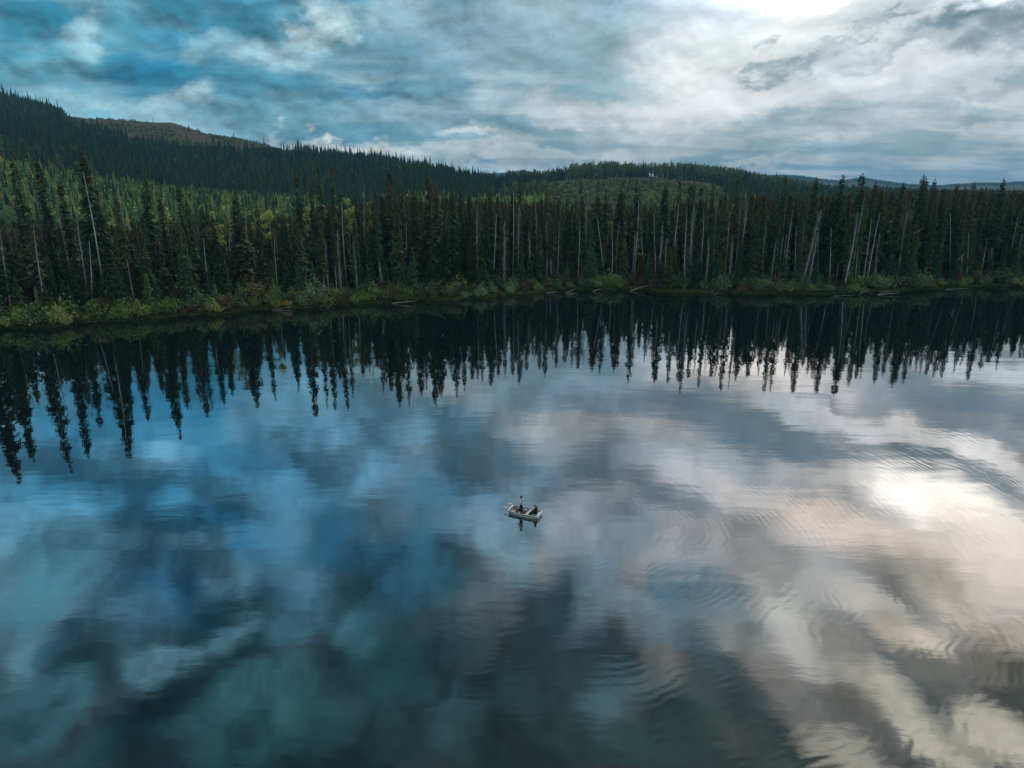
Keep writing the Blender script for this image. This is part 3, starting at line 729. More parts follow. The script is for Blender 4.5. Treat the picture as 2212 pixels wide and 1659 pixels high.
# ------------------------------------------------------------------ words for where a tree stands
STRETCH = [(430, 'left of the twin aspens'), (800, 'from twin aspens to mid shore'), (1200, 'along the shore bend in the middle'),
           (1640, 'below the rounded aspen hill'), (9999, 'below the far blue hills at right')]
def stretch(px):
    for m_, s_ in STRETCH:
        if px < m_: return s_
ZONE = [(150, 'at the left edge of the forest'), (430, 'left of the twin aspens'), (620, 'right beside the twin aspens'), (800, 'right of the yellow bush'), (1000, 'above the tangled driftwood heap'),
        (1200, 'at the shore bend in the middle'), (1410, 'left of the sloping pale trunk'), (1640, 'near the yellowing young fir'), (1850, 'by the leaning shaggy dead trees'), (2040, 'above the bleached pair of logs'), (9999, 'at the right end of the shore')]
def zone(px):
    for m_, s_ in ZONE:
        if px < m_: return s_
def height_word(h): return 'tall' if h > 27 else ('middling' if h > 20 else 'short')
ORD = 'first second third fourth fifth sixth seventh eighth ninth tenth eleventh twelfth thirteenth fourteenth fifteenth sixteenth seventeenth eighteenth nineteenth twentieth'.split()
ORD += ['twenty-' + w for w in ORD[:9]] + ['thirtieth'] + ['thirty-' + w for w in ORD[:9]]
def pix_of(x, y, z=0.):
    a, b_ = project(np.array([[x, y, z]])); return float(a[0]), float(b_[0])

rnd = random.Random(42)
LEFT = []          # (object list waiting for ordinal labels)
def put(name, parts, x, y, z, s, rz, tilt=(0, 0), sxy=None):
    r_ = empty(name, (x, y, z), 0)
    r_.rotation_euler = (tilt[0], tilt[1], rz)
    for pn, me_ in parts:
        obj(pn, me_, r_)
    r_.scale = (sxy or s, sxy or s, s)
    return r_

# --- tall spires that break the canopy: (x, y of the tip, metres behind the waterline, width, shape)
TIPS = [(17, 305, 10, 1.15, 1), (80, 335, 12, .95, 5), (170, 316, 14, 1.25, 3), (130, 390, 20, 1, 2), (307, 354, 14, 1.1, 0), (210, 416, 12, .9, 0), (244, 413, 10, .95, 7), (385, 397, 12, .9, 5), (397, 409, 16, .9, 1), (345, 420, 14, .9, 5),
        (433, 435, 10, .9, 7), (381, 454, 8, 1, 1), (508, 410, 9, 1.25, 3), (551, 415, 14, .9, 1), (643, 371, 14, 1.0, 2), (666, 366, 20, .85, 1), (687, 350, 22, .8, 4), (713, 349, 22, .8, 4), (735, 391, 16, .85, 1), (457, 459, 8, 1, 7),
        (810, 412, 12, .9, 1), (837, 388, 14, 1, 7), (612, 453, 9, .9, 0), (765, 467, 8, .9, 5), (842, 363, 14, 1.05, 5), (860, 365, 18, 1, 1), (927, 365, 14, 1.15, 7), (940, 394, 10, 1.2, 3), (974, 387, 12, 1.05, 0), (995, 400, 15, .8, 5),
        (905, 399, 16, .9, 1), (888, 406, 11, 1.1, 7), (827, 420, 10, 1.1, 9), (1016, 425, 12, 1, 9), (1036, 416, 15, 1, 1), (1062, 405, 12, 1.05, 6), (1076, 421, 14, .9, 9), (1089, 425, 12, .9, 1), (1110, 411, 16, .9, 5), (1125, 401, 13, 1.05, 6), (1142, 432, 12, .9, 2),
        (1166, 422, 12, .85, 5), (1181, 401, 14, 1, 7), (1199, 432, 16, .8, 1), (1210, 425, 12, .8, 5), (1228, 421, 15, .95, 2), (1244, 410, 16, .8, 1), (1257, 419, 12, .9, 9), (1289, 412, 11, 1.35, 3), (1309, 407, 12, 1.1, 8), (1340, 407, 12, 1.2, 6), (1349, 412, 16, .8, 4),
        (1376, 387, 10, 1.25, 8), (1408, 438, 12, .9, 1), (1437, 395, 11, 1.25, 6), (1469, 382, 16, .8, 4), (1492, 393, 15, .95, 2), (1502, 364, 14, .7, 8), (1517, 397, 16, .85, 2), (1531, 397, 22, .5, 1), (1540, 389, 12, .7, 4), (1569, 416, 11, .95, 9), (1582, 397, 17, .8, 1),
        (1597, 378, 12, .9, 4), (1616, 370, 20, .45, 1), (1627, 408, 10, 1.15, 7), (1650, 416, 10, 1.05, 9), (1677, 413, 14, .9, 1), (1696, 376, 13, .9, 4), (1713, 385, 12, .9, 8), (1741, 410, 14, .9, 1), (1763, 379, 11, 1.05, 6), (1786, 418, 15, .8, 2), (1800, 418, 10, 1.1, 3),
        (1817, 374, 12, 1.05, 6), (1831, 410, 18, .6, 1), (1863, 369, 12, 1.15, 2), (1868, 404, 9, 1.2, 9), (1893, 388, 14, .9, 5), (1909, 407, 12, .9, 9), (1920, 396, 15, .8, 1), (1947, 389, 12, .95, 6), (1971, 404, 12, .9, 2), (1996, 374, 12, 1.1, 6), (2003, 381, 15, 1, 2),
        (2020, 383, 12, .8, 5), (2052, 407, 12, .85, 1), (2066, 397, 14, .9, 9), (2085, 396, 10, 1.15, 7), (2101, 395, 15, .8, 1), (2109, 389, 12, .9, 6), (2134, 402, 11, .9, 0), (2169, 383, 12, .95, 6), (2192, 404, 12, 1, 2), (2206, 416, 16, .9, 9), (2146, 408, 15, .9, 1), (-120, 296, 9, 1.2, 3), (-62, 335, 11, 1.1, 7), (-185, 300, 9, 1.2, 3)]
heroes = []; hero_xy = []
for (px, py, inl, wd, sh) in TIPS:
    a, e = azel(px, py); a *= D2R
    r_ = float(shore_r(np.array([a]))[0]) + inl + rnd.uniform(-2, 2)
    x, y = r_ * math.sin(a), r_ * math.cos(a); z = ground_z(x, y)
    top = CAM_H + r_ * math.tan(e * D2R); Ht = top - z
    cr, tb, tw, _ = SPR[sh]; s = Ht / 28.3
    o = put('spruce_tree', [('crown', cr), ('trunk', tb), ('dead_twigs', tw)], x, y, z, s, rnd.uniform(0, 6.28), (rnd.gauss(0, .008), rnd.gauss(0, .008)), sxy=wd * .98 * (s ** .5))
    heroes.append((px, o)); hero_xy.append((x, y))
heroes.sort(key=lambda q: q[0])
cnt = {}
for px, o in heroes:
    if px < 0:
        tag(o, 'broad tall spruce mirrored in the lake at the left edge, %s' % {-185: 'furthest out', -120: 'with the longest reflection', -62: 'nearest the frame'}[px], 'tree', 'tall spruces along the far shore'); continue
    s_ = stretch(px); cnt[s_] = cnt.get(s_, 0) + 1
    tag(o, '%s tall spruce spire from the left, %s' % (ORD[cnt[s_] - 1], s_), 'tree', 'tall spruces along the far shore')

# --- standing dead trees: tip, foot (pixel), metres inland, shape
SN = [(180, 371, 221, 612, 8, 0), (123, 420, 150, 560, 12, 5), (168, 454, 184, 610, 8, 1), (75, 484, 95, 660, 6, 1), (255, 394, 296, 590, 14, 5), (352, 406, 366, 560, 18, 0), (30, 420, 50, 560, 14, 2), (3, 495, 22, 665, 6, 1), (190, 520, 196, 650, 5, 3), (276, 560, 290, 640, 5, 3),
      (782, 394, 784, 560, 24, 5), (530, 450, 540, 560, 14, 0), (593, 511, 600, 620, 7, 0), (730, 497, 737, 620, 6, 6), (740, 435, 745, 560, 12, 0), (766, 514, 772, 622, 6, 1), (440, 514, 453, 632, 6, 0), (488, 430, 500, 560, 20, 3), (700, 520, 710, 600, 5, 4), (818, 560, 828, 610, 5, 3),
      (929, 440, 936, 590, 10, 0), (1025, 440, 1033, 600, 8, 1), (1068, 464, 1066, 605, 8, 3), (1106, 413, 1108, 600, 11, 0), (1087, 478, 1088, 600, 6, 6), (1144, 500, 1143, 600, 7, 4), (1205, 478, 1204, 595, 8, 0), (874, 480, 878, 600, 10, 3), (962, 450, 966, 600, 12, 2), (1120, 440, 1122, 600, 9, 4), (858, 540, 905, 628, 5, 5),
      (1160, 440, 1158, 590, 12, 2), (1182, 470, 1180, 590, 9, 4), (1250, 470, 1249, 600, 8, 0), (1267, 412, 1268, 600, 20, 2), (1286, 466, 1308, 600, 8, 0), (1326, 470, 1322, 596, 9, 5), (1335, 480, 1332, 600, 10, 2), (1352, 490, 1350, 600, 8, 3), (1376, 430, 1371, 600, 8, 0), (1417, 462, 1416, 600, 10, 3),
      (1385, 455, 1394, 560, 12, 3), (1428, 480, 1424, 600, 7, 6), (1440, 510, 1438, 605, 6, 4), (1462, 429, 1453, 600, 10, 1), (1479, 446, 1480, 617, 5, 1), (1498, 440, 1494, 600, 9, 4), (1517, 455, 1513, 600, 9, 0), (1532, 510, 1524, 605, 6, 4), (1548, 425, 1543, 600, 12, 2), (1572, 455, 1566, 600, 9, 0), (1580, 504, 1577, 600, 6, 1),
      (1595, 440, 1588, 600, 12, 0), (1610, 440, 1596, 605, 8, 1), (1614, 410, 1594, 610, 14, 2), (1633, 480, 1622, 600, 8, 2), (1674, 516, 1667, 600, 6, 1), (1654, 480, 1648, 600, 9, 4), (1707, 452, 1697, 600, 8, 1), (1692, 450, 1682, 600, 11, 0), (1734, 480, 1725, 600, 7, 0), (1780, 452, 1731, 606, 6, 6), (1772, 500, 1744, 618, 5, 6),
      (1724, 490, 1716, 600, 9, 3), (1772, 500, 1765, 600, 10, 3), (1800, 492, 1792, 600, 8, 3), (1860, 430, 1842, 600, 8, 1), (1855, 450, 1824, 612, 6, 4), (1878, 469, 1866, 605, 7, 0), (1906, 460, 1870, 610, 6, 0), (1857, 533, 1848, 600, 6, 0), (1930, 480, 1922, 600, 10, 3), (1964, 458, 1938, 600, 8, 0), (1960, 455, 1950, 600, 9, 2),
      (1900, 500, 1892, 600, 8, 4), (2059, 460, 2050, 600, 10, 3), (2080, 458, 2061, 600, 8, 0), (2072, 470, 2056, 600, 9, 1), (2085, 470, 2075, 600, 7, 5), (2097, 500, 2087, 600, 7, 3), (2129, 516, 2118, 600, 6, 0), (2112, 470, 2100, 600, 10, 2), (2195, 460, 2178, 602, 8, 1), (2040, 500, 2030, 600, 9, 2), (2150, 480, 2141, 600, 9, 4), (2207, 500, 2198, 605, 6, 2)]
snags = []
for (tx, ty, bx, by, inl, sh) in SN:
    a, e = azel(tx, ty); ab, _ = azel(bx, by)
    r_ = float(shore_r(np.array([ab * D2R]))[0]) + inl + np.interp(bx, [0, 900, 1200], [2, 2, .5])
    x, y = r_ * math.sin(ab * D2R), r_ * math.cos(ab * D2R); z = ground_z(x, y)
    # tip at the same depth
    dt = pdir(tx, ty); k = y / dt.y; tip = Vector((dt.x * k, y, CAM_H + dt.z * k))
    vec = tip - Vector((x, y, z)); Lh = vec.length
    trm, twm = SNG[sh]
    o = empty('dead_tree', (x, y, z)); o.rotation_mode = 'XYZ'
    o.rotation_euler = vec.to_track_quat('Z', 'Y').to_euler(); s = Lh / 22; o.scale = (min(1.1, s), min(1.1, s), s)
    obj('trunk', trm, o); obj('dead_branches', twm, o)
    snags.append((bx, sh, o))
snags.sort(key=lambda q: q[0]); cnt = {}
for px, sh, o in snags:
    s_ = stretch(px); cnt[s_] = cnt.get(s_, 0) + 1
    how = {0: 'bare', 1: 'thin', 2: 'twiggy', 3: 'bare slim', 4: 'shaggy', 5: 'thin', 6: 'very shaggy', 7: 'slim'}[sh]
    tag(o, '%s pale dead tree from the left, %s, %s' % (ORD[cnt[s_] - 1], how, s_), 'dead tree', 'dead trees standing along the shore')

# --- aspens behind the front ranks
AS = [(484, 412, 26, 0), (466, 438, 24, 1), (578, 440, 26, 2), (650, 435, 34, 3), (553, 438, 36, 0), (746, 409, 40, 1), (762, 432, 38, 2), (794, 423, 30, 3), (1315, 445, 30, 1), (1545, 425, 60, 2), (1594, 432, 60, 0), (808, 440, 34, 0), (610, 445, 44, 1), (960, 452, 30, 2), (700, 440, 44, 2), (1440, 425, 60, 1)]
aspens = []
for (px, py, inl, sh) in AS:
    a, e = azel(px, py); a *= D2R
    r_ = float(shore_r(np.array([a]))[0]) + inl
    x, y = r_ * math.sin(a), r_ * math.cos(a); z = ground_z(x, y)
    Ht = CAM_H + r_ * math.tan(e * D2R) - z; s = Ht / 22.2
    o = put('aspen_tree', [('crown', ASP[sh][0]), ('trunk', ASP[sh][1])], x, y, z, s, rnd.uniform(0, 6.28), (rnd.gauss(0, .02), rnd.gauss(0, .02)))
    aspens.append((px, o)); hero_xy.append((x, y))
aspens.sort(key=lambda q: q[0])
tag(aspens[0][1], 'left one of the twin yellow-green aspens with white trunks', 'tree', 'aspens behind the spruces')
tag(aspens[1][1], 'right, taller one of the twin yellow-green aspens with white trunks', 'tree', 'aspens behind the spruces')
for i, (px, o) in enumerate(aspens[2:]):
    tag(o, '%s yellow-green aspen to the right of the twin aspens, behind the spruces' % ORD[i], 'tree', 'aspens behind the spruces')

# --- the packed ranks: every spruce behind the bushes
def canopy_y(px):
    return np.interp(px, [-200, 0, 150, 300, 430, 560, 640, 700, 800, 860, 960, 1060, 1200, 1300, 1400, 1500, 1620, 1800, 2000, 2212, 2500], [500, 498, 486, 490, 488, 484, 470, 452, 440, 430, 432, 436, 444, 448, 446, 440, 432, 424, 416, 420, 420])
cand = []
grid = {}
def free(x, y, dmin):
    gx, gy = int(x // 4), int(y // 4)
    for i in range(gx - 1, gx + 2):
        for j in range(gy - 1, gy + 2):
            for (a, b_) in grid.get((i, j), ()):
                if (a - x) ** 2 + (b_ - y) ** 2 < dmin * dmin: return False
    grid.setdefault((gx, gy), []).append((x, y)); return True
for x, y in hero_xy: grid.setdefault((int(x // 4), int(y // 4)), []).append((x, y))
rs = np.random.RandomState(8)
for i in range(26000):
    a = rs.uniform(-46, 46) * D2R; inl = 7.5 + 115 * rs.uniform() ** 1.15
    r_ = float(shore_r(np.array([a]))[0]) + inl if i % 1 == 0 else 0
    x, y = r_ * math.sin(a), r_ * math.cos(a)
    if not free(x, y, 3.0 if inl < 30 else 3.6): continue
    cand.append((x, y, inl, a, r_))
cx = np.array(cand); zz = ground_z(cx[:, 0], cx[:, 1])
front = []; back = []
for (x, y, inl, a, r_), z in zip(cand, zz):
    # pixel of the canopy here
    pxx = W0 / 2 + F0 * math.tan(a) * math.cos(0) / (math.cos(PITCH * D2R) + 0.0) * 1.0
    cy = canopy_y(pxx) + abs(rs.normal()) * 24 - 12
    if inl < 28 and rs.uniform() < .5: cy += rs.uniform(15, 75)
    e = azel(pxx, cy)[1]
    Ht = CAM_H + r_ * math.tan(e * D2R) - z
    if rs.uniform() < .22 and inl < 26: Ht *= rs.uniform(.45, .8)
    if Ht < 5: continue
    inview = -90 < pxx < W0 + 90
    (front if inview else back).append((inl, x, y, z, min(Ht, 34), pxx))
front.sort(); nfront = 300 - len(heroes)
# the individuals: those nearest to the water
cnt_f = 0
for (inl, x, y, z, Ht, px) in front[:nfront]:
    sh = rs.choice([0, 1, 2, 3, 5, 6, 7, 9, 4]); s = Ht / 28.3
    o = put('spruce_tree', [('crown', SPR[sh][0]), ('trunk', SPR[sh][1]), ('dead_twigs', SPR[sh][2])], x, y, z, s, rs.uniform(0, 6.28), (rs.normal() * .012, rs.normal() * .012), sxy=rs.uniform(.75, 1.1) * max(.62, s ** .6))
    look = {0: 'full-crowned', 1: 'narrow', 2: 'sparse', 3: 'broad', 4: 'long-trunked', 5: 'slim', 6: 'high-crowned', 7: 'wide-skirted', 9: 'ragged'}[int(sh)]
    tag(o, '%s %s spruce in the front ranks, %s' % (height_word(Ht), look, zone(px)), 'tree', 'spruces packed in the front ranks, ' + zone(px))
rest = front[nfront:] + back
P = np.array([(q[1], q[2], q[3]) for q in rest]); Hs = np.array([q[4] for q in rest]) / 28.3
sxy = rs.uniform(.75, 1.15, len(rest)) * np.maximum(.62, Hs ** .6)
scatter('spruce_forest', P, rs.uniform(0, 6.28, len(rest)), np.stack([sxy, sxy, Hs], 1), rs.choice([0, 1, 2, 3, 4, 5, 6, 7, 9], len(rest)), [q[3] for q in SPR])
print('front', len(front), 'rest', len(rest))

# --- young firs in front of the tall trees
YF = [(135, 600, 5, 7), (152, 560, 8, 9.5), (110, 640, 4, 4), (62, 650, 4, 4), (245, 560, 5, 9), (285, 645, 3, 4.5), (330, 590, 6, 9), (1074, 590, 6, 0), (1128, 562, 6, 0), (1108, 600, 5, 0), (1045, 550, 4, 0), (1000, 595, 4, 0), (950, 600, 4, 0), (888, 530, 5, 0), (868, 570, 4, 0),
      (1447, 530, 3, -1), (1514, 553, 4, 0), (1278, 491, 6, 0), (1348, 513, 6, 0), (1405, 540, 5, 0), (615, 540, 5, 0), (1768, 560, 4, 0), (1795, 590, 4, 0), (2032, 525, 7, 0), (640, 570, 5, 0)]
young = []
for (px, py, inl, _) in YF:
    a, e = azel(px, py); a *= D2R
    r_ = float(shore_r(np.array([a]))[0]) + inl
    x, y = r_ * math.sin(a), r_ * math.cos(a); z = ground_z(x, y)
    Ht = CAM_H + r_ * math.tan(e * D2R) - z; s = max(.3, Ht / 9.3)
    m_ = FIRY if _ == -1 else FIR[rs.randint(5)]
    o = put('young_fir', [('crown', m_[0]), ('trunk', m_[1])], x, y, z, s, rs.uniform(0, 6.28), sxy=.95 * s ** .75)
    young.append((px, o, _))
young.sort(key=lambda q: q[0]); cnt = {}
for px, o, k in young:
    s_ = stretch(px); cnt[s_] = cnt.get(s_, 0) + 1
    if k == -1: tag(o, 'yellowing young fir at the water edge, lighter than every tree round it', 'tree', 'young firs at the forest edge')
    else: tag(o, '%s tallest-class young fir from the left, %s' % (ORD[cnt[s_] - 1], s_), 'tree', 'young firs at the forest edge')
for i in range(120):
    a = rs.uniform(-38, 38) * D2R; inl = rs.uniform(3.5, 11)
    r_ = float(shore_r(np.array([a]))[0]) + inl; x, y = r_ * math.sin(a), r_ * math.cos(a); z = ground_z(x, y); s = rs.uniform(.3, 1.15)
    m_ = FIR[rs.randint(5)]; px = pix_of(x, y, z)[0]
    o = put('young_fir', [('crown', m_[0]), ('trunk', m_[1])], x, y, z, s, rs.uniform(0, 6.28), sxy=.9 * s ** .8)
    tag(o, '%s green young fir among the bushes, %s' % ('tiny' if s < .5 else ('small' if s < .85 else 'larger'), zone(px)), 'tree', 'small young firs, ' + zone(px))

# --- willows along the bank
def shrub_colour(px):
    if px < 380: w_ = (.72, .15, .13)
    elif px < 900: w_ = (.52, .26, .22)
    elif px < 1240: w_ = (.35, .27, .38)
    elif px < 1560: w_ = (.35, .15, .5)
    else: w_ = (.4, .15, .45)
    return rs.choice(['green', 'brown', 'grey'], p=w_)
nsh = 0
aS = -37.5
while aS < 37.5:
    for row in range(3):
        a = (aS + rs.uniform(-.35, .35)) * D2R
        inl = [1.0, 3.8, 7.2][row] + rs.uniform(-.5, .6)
        r_ = float(shore_r(np.array([a]))[0]) + inl; x, y = r_ * math.sin(a), r_ * math.cos(a); z = ground_z(x, y); px = pix_of(x, y, z)[0]
        thin = 1350 < px < 1530
        if row == 0 and (rs.uniform() < (.95 if thin else .08)): continue
        if thin and rs.uniform() < .5: continue
        if px > 900 and row == 1 and rs.uniform() < .2: continue
        c = shrub_colour(px); sh = rs.randint(4); s = rs.uniform(.65, 1.25) * (1.85 if px < 800 else 1.5) * (.75 if row == 0 else 1)
        o = put('willow_shrub', [('foliage', SHR[c][sh][0]), ('stems', SHR[c][sh][1])], x, y, z, s, rs.uniform(0, 6.28), sxy=s * rs.uniform(.9, 1.3))
        word = {'green': 'olive green', 'brown': 'brownish', 'grey': 'grey-green'}[c]
        tag(o, '%s %s willow bush %s, %s' % ('large' if s > 1.55 else ('small' if s < 1.1 else 'middling'), word, ('at the water edge', 'in mid bank', 'against the trees')[row], zone(px)), 'bush', '%s willow bushes, %s' % (word, zone(px)))
        nsh += 1
    aS += 1.02 if aS < -10 else .86
print('shrubs', nsh)
# two big pale willows that stand out at right
for px, py, s, lb in ((1978, 600, 1.5, 'largest pale green willow bush leaning over the water, right part of shore'), (1900, 612, 1.25, 'broad grey-green willow bush left of the largest pale willow')):
    a, e = azel(px, py); a *= D2R; r_ = float(shore_r(np.array([a]))[0]) + 2.6; x, y = r_ * math.sin(a), r_ * math.cos(a)
    o = put('willow_shrub', [('foliage', SHR['grey'][1][0]), ('stems', SHR['grey'][1][1])], x, y, ground_z(x, y), s * 1.5, rnd.uniform(0, 6), sxy=s * 1.8)
    tag(o, lb, 'bush')

M_yel = foliage_mat('yellow_bush_leaves', (.42, .30, .05), (.55, .40, .09), None, None, trans=.15)
cr, st = shrub(77, w=1.5, h=1.3)
a, e = azel(618, 650); a *= D2R; r_ = float(shore_r(np.array([a]))[0]) + .9; x, y = r_ * math.sin(a), r_ * math.cos(a)
o = put('yellow_bush', [('foliage', mesh_from('foliage', cr[0], cr[1], M_yel)), ('stems', st.mesh('stems', M_stem))], x, y, ground_z(x, y) + .3, 1.1, 0)
tag(o, 'low yellow-orange bush above the pale driftwood pile', 'bush')
# --- grass on the bank
mbg = MB()
for i in range(22):
    a = rnd.uniform(0, 6.28); q = rnd.uniform(0, .35); h_ = rnd.uniform(.2, .55); c = Vector((math.cos(a) * q, math.sin(a) * q, 0)); d = Vector((math.cos(a), math.sin(a), 0)) * h_ * .5; s = Vector((-d.y, d.x, 0)).normalized() * .03
    mbg.add([c - s, c + s, c + d + Vector((0, 0, h_))], [(0, 1, 2)])
tuft = mbg.mesh('grass_tuft', M_grass)
n = 9000
a = np.radians(rs.uniform(-38, 38, n)); inl = rs.uniform(.15, 4.0, n) * rs.uniform(.3, 1, n)
r_ = shore_r(a) + inl; P = np.stack([r_ * np.sin(a), r_ * np.cos(a), r_ * 0], 1); P[:, 2] = ground_z(P[:, 0], P[:, 1]); s = rs.uniform(.7, 1.5, n)
scatter('bank_grass', P, rs.uniform(0, 6.28, n), np.stack([s, s, s], 1), np.zeros(n), [tuft])

# --- forest on the hills beyond
farC = [mesh_from('far_conifer', *far_conifer(20 + i, rmax=[1.7, 2.1, 1.4, 1.9, 2.3][i]), M_farsp) for i in range(5)]
farV = []
for i in range(4):
    V, F_, m_ = far_aspen(40 + i); farV.append(mesh_from('far_aspen', V, F_, [M_faraspen, M_aspbark], False, m_))
farY = []
for i in range(3):
    V, F_, m_ = far_aspen(50 + i, H=11.); farY.append(mesh_from('valley_tree', V, F_, [M_youngval, M_aspbark], False, m_))
farYC = [mesh_from('valley_conifer', *far_conifer(60 + i, H=14., rmax=2.0), M_youngval) for i in range(2)]
def sample(n, r0, r1, amin=-41, amax=41, pw=.5):
    u = rs.uniform(size=n); rr = np.sqrt(r0 ** 2 + (r1 ** 2 - r0 ** 2) * u) if pw == .5 else r0 + (r1 - r0) * u
    a = np.radians(rs.uniform(amin, amax, n))
    return rr, a
def nz2(x, y, f):      # cheap smooth patch noise
    return .5 + .5 * (np.sin(x * f + 1.3) * np.cos(y * f * 1.1 - .4) * .6 + np.sin(x * f * 2.3 + y * f * 1.7) * .3 + np.cos(x * f * 4.1 - y * f * 3.3) * .2)
r_, a = sample(95000, 400, 1750, pw=1)
x, y = r_ * np.sin(a), r_ * np.cos(a); z = ground_z(x, y)
R5 = cint(C5, a)[0]; R3 = cint(C3, a)[0]
px, py = project(np.stack([x, y, z], 1))
keep = (r_ < R5 * 1.03)
wx = (nz2(x, y, .03) - .5) * 26; wy = (nz2(y, x, .025) - .5) * 8
incut = poly_in(px + wx, py + wy, CUT) & (r_ > 1000)
inmead = poly_in(px + wx, py + wy * .5, MEADOW) & (r_ > 400)
ridge = r_ > R5 * .985
u = rs.uniform(size=len(r_)); pn = nz2(x, y, .012)
left = px < 1130
keep &= ~(incut & (u > .012)); keep &= ~(inmead & (u > .005))
keep &= ~(ridge & (px < 690) & (u > .16))
valley = (r_ < R3)                                     # young mixed green growth at the foot of the hill
aspenhill = (px > 1230) & (px < 1800) & (r_ > R5 * .82)
leafy = np.where(valley, (pn > .62) & (u < .5), np.where(aspenhill, u < .75, (pn > .56) & (u < .34)))
yv = valley & (px < 700)
keep &= ~((nz2(x * 1.7, y, .05) < .34) & (rs.uniform(size=len(x)) < .7) & ~valley)
leafy = leafy | (yv & (u < .55))
kC = keep & (~leafy & ~yv | yv & (u > .82)) & (~inmead | (u < .005))
hC = np.where(px > 650, rs.uniform(.6, 1.1, len(x)), rs.uniform(.55, 1.1, len(x))) * np.where(rs.uniform(size=len(x)) < .10, 1.35, 1) * np.interp(px, [700, 950, 1080, 1180, 1300], [1.1, .95, .6, .7, .95]) * np.where(incut | (ridge & (px < 690)), rs.uniform(.35, .8, len(x)), 1) * np.where(valley, .8, 1) * np.interp(px, [1600, 1800, 2212], [1, .62, .52])
wC = rs.uniform(.85, 1.45, len(x)) * np.where(incut, .6, 1) * np.where(r_ > 900, 1.25, 1) * np.where(ridge & (px < 690), .6, 1)
def sc_pts(name, k, h, w, meshes, whichn):
    scatter(name, np.stack([x[k], y[k], z[k] - .2], 1), rs.uniform(0, 6.28, k.sum()), np.stack([w[k], w[k], h[k]], 1), rs.randint(0, whichn, k.sum()), meshes)
sc_pts('hillside_conifer_forest', kC, hC, wC, farC, 5)
kA = keep & leafy & ~valley & ~inmead & ~((r_ > R5 * .96) & (px < 690))
sc_pts('hillside_aspen_wood', kA, rs.uniform(.7, 1.25, len(x)) * np.where(aspenhill, 1.2, .9) * np.interp(px, [1600, 1800], [1, .5]), rs.uniform(.8, 1.4, len(x)), farV, 4)
kY = keep & valley & (leafy | yv) & ~inmead
sc_pts('valley_young_wood', kY, rs.uniform(.6, 1.15, len(x)), rs.uniform(.8, 1.3, len(x)), farY + farYC, 5)
# low growth on the meadow and the logged slope
r_, a = sample(80000, 400, 1560, pw=1)
x, y = r_ * np.sin(a), r_ * np.cos(a); z = ground_z(x, y); px, py = project(np.stack([x, y, z], 1))
k = (poly_in(px, py, MEADOW) & (r_ > 400) & (r_ < 900)) | (poly_in(px, py, CUT) & (r_ > 1000) & (rs.uniform(size=len(x)) < .5) & (nz2(x, y, .02) > .5))
lowm = []
for i, mm in enumerate((M_faraspen, M_shrub, M_shrubb, M_farsp)):
    V = []; F_ = []; leafball(random.Random(i), 26, 0, 0, .8, 1.6, 1.6, 1.3, .55, V, F_, .3); lowm.append(mesh_from('low_bush', V, F_, mm))
s = rs.uniform(.6, 1.5, len(x))
scatter('meadow_bushes', np.stack([x[k], y[k], z[k]], 1), rs.uniform(0, 6, k.sum()), np.stack([s[k]] * 3, 1), rs.choice([0, 0, 1, 2, 3], k.sum()), lowm)

# far blue hills: woods as rough canopy
r_, a = sample(16000, 5350, 6150, -5, 42, pw=1)
x, y = r_ * np.sin(a), r_ * np.cos(a); z = ground_z(x, y); s = rs.uniform(1.0, 1.8, len(x))
scatter('far_hill_forest', np.stack([x, y, z - 6], 1), rs.uniform(0, 6, len(x)), np.stack([s * 5, s * 5, s * .55], 1), rs.randint(0, 5, len(x)), farC)

# ------------------------------------------------------------------ driftwood and fallen trunks
def log(p0, p1, r0, label, group='driftwood on the shore', forks=2, name='driftwood_log'):
    p0, p1 = Vector(p0), Vector(p1); L_ = (p1 - p0).length; mb = MB()
    d = (p1 - p0).normalized(); mid = (p0 + p1) / 2 + Vector((0, 0, rnd.uniform(-.03, .08) * L_ * .3)) + d.cross(Vector((0, 0, 1))) * rnd.uniform(-.04, .04) * L_
    base = p0.copy()
    q = [p0 - base, (p0 * .6 + mid * .4) - base, mid - base, (mid * .4 + p1 * .6) - base, p1 - base]
    r0 *= .72; mb.tube(q, [r0, r0 * .9, r0 * .75, r0 * .55, r0 * .25], 7)
    o = empty(name, base); obj('stem', mb.mesh('stem', M_drift, True), o)
    for i in range(forks):
        t_ = rnd.uniform(.35, .9); c = (p0 + (p1 - p0) * t_) - base; e = c + Vector((rnd.uniform(-1, 1), rnd.uniform(-.6, .6), rnd.uniform(.1, .8))) * min(1.2, L_ * .25)
        m2 = MB(); m2.tube([c, (c + e) / 2 + Vector((0, 0, .05)), e], [r0 * .4, r0 * .28, r0 * .12], 5)
        obj('branch', m2.mesh('branch', M_drift, True), o)
    tag(o, label, 'log', group); return o
def on(px, py, z=0.05): return ground(px, py, z)
def L_(x0, y0, x1, y1, r, lb, z0=.1, z1=.2, forks=2): return log(on(x0, y0, z0), on(x1, y1, z1), r, lb, forks=forks)
def seg(px0, py0, px1, py1, r, lb, forks=1):
    """a log resting at the first pixel on the bank, other end raised at the same depth"""
    p0 = on(px0, py0, .12); d = pdir(px1, py1); k = (p0.y - .6) / d.y; p1 = Vector((d.x * k, d.y * k, max(.1, CAM_H + d.z * k)))
    return log(p0, p1, r, lb, forks=forks)
W_ = 'pale driftwood log '
seg(590, 665, 640, 669, .16, 'pale driftwood log, largest of the pile below the yellow bush')
seg(588, 669, 628, 663, .10, 'thin pale stick crossing the driftwood pile below the yellow bush')
seg(622, 667, 633, 650, .09, 'upright pale stick rising from the pile below the yellow bush', 2)
seg(596, 671, 634, 671, .08, 'lowest pale stick of the pile below the yellow bush', 0)
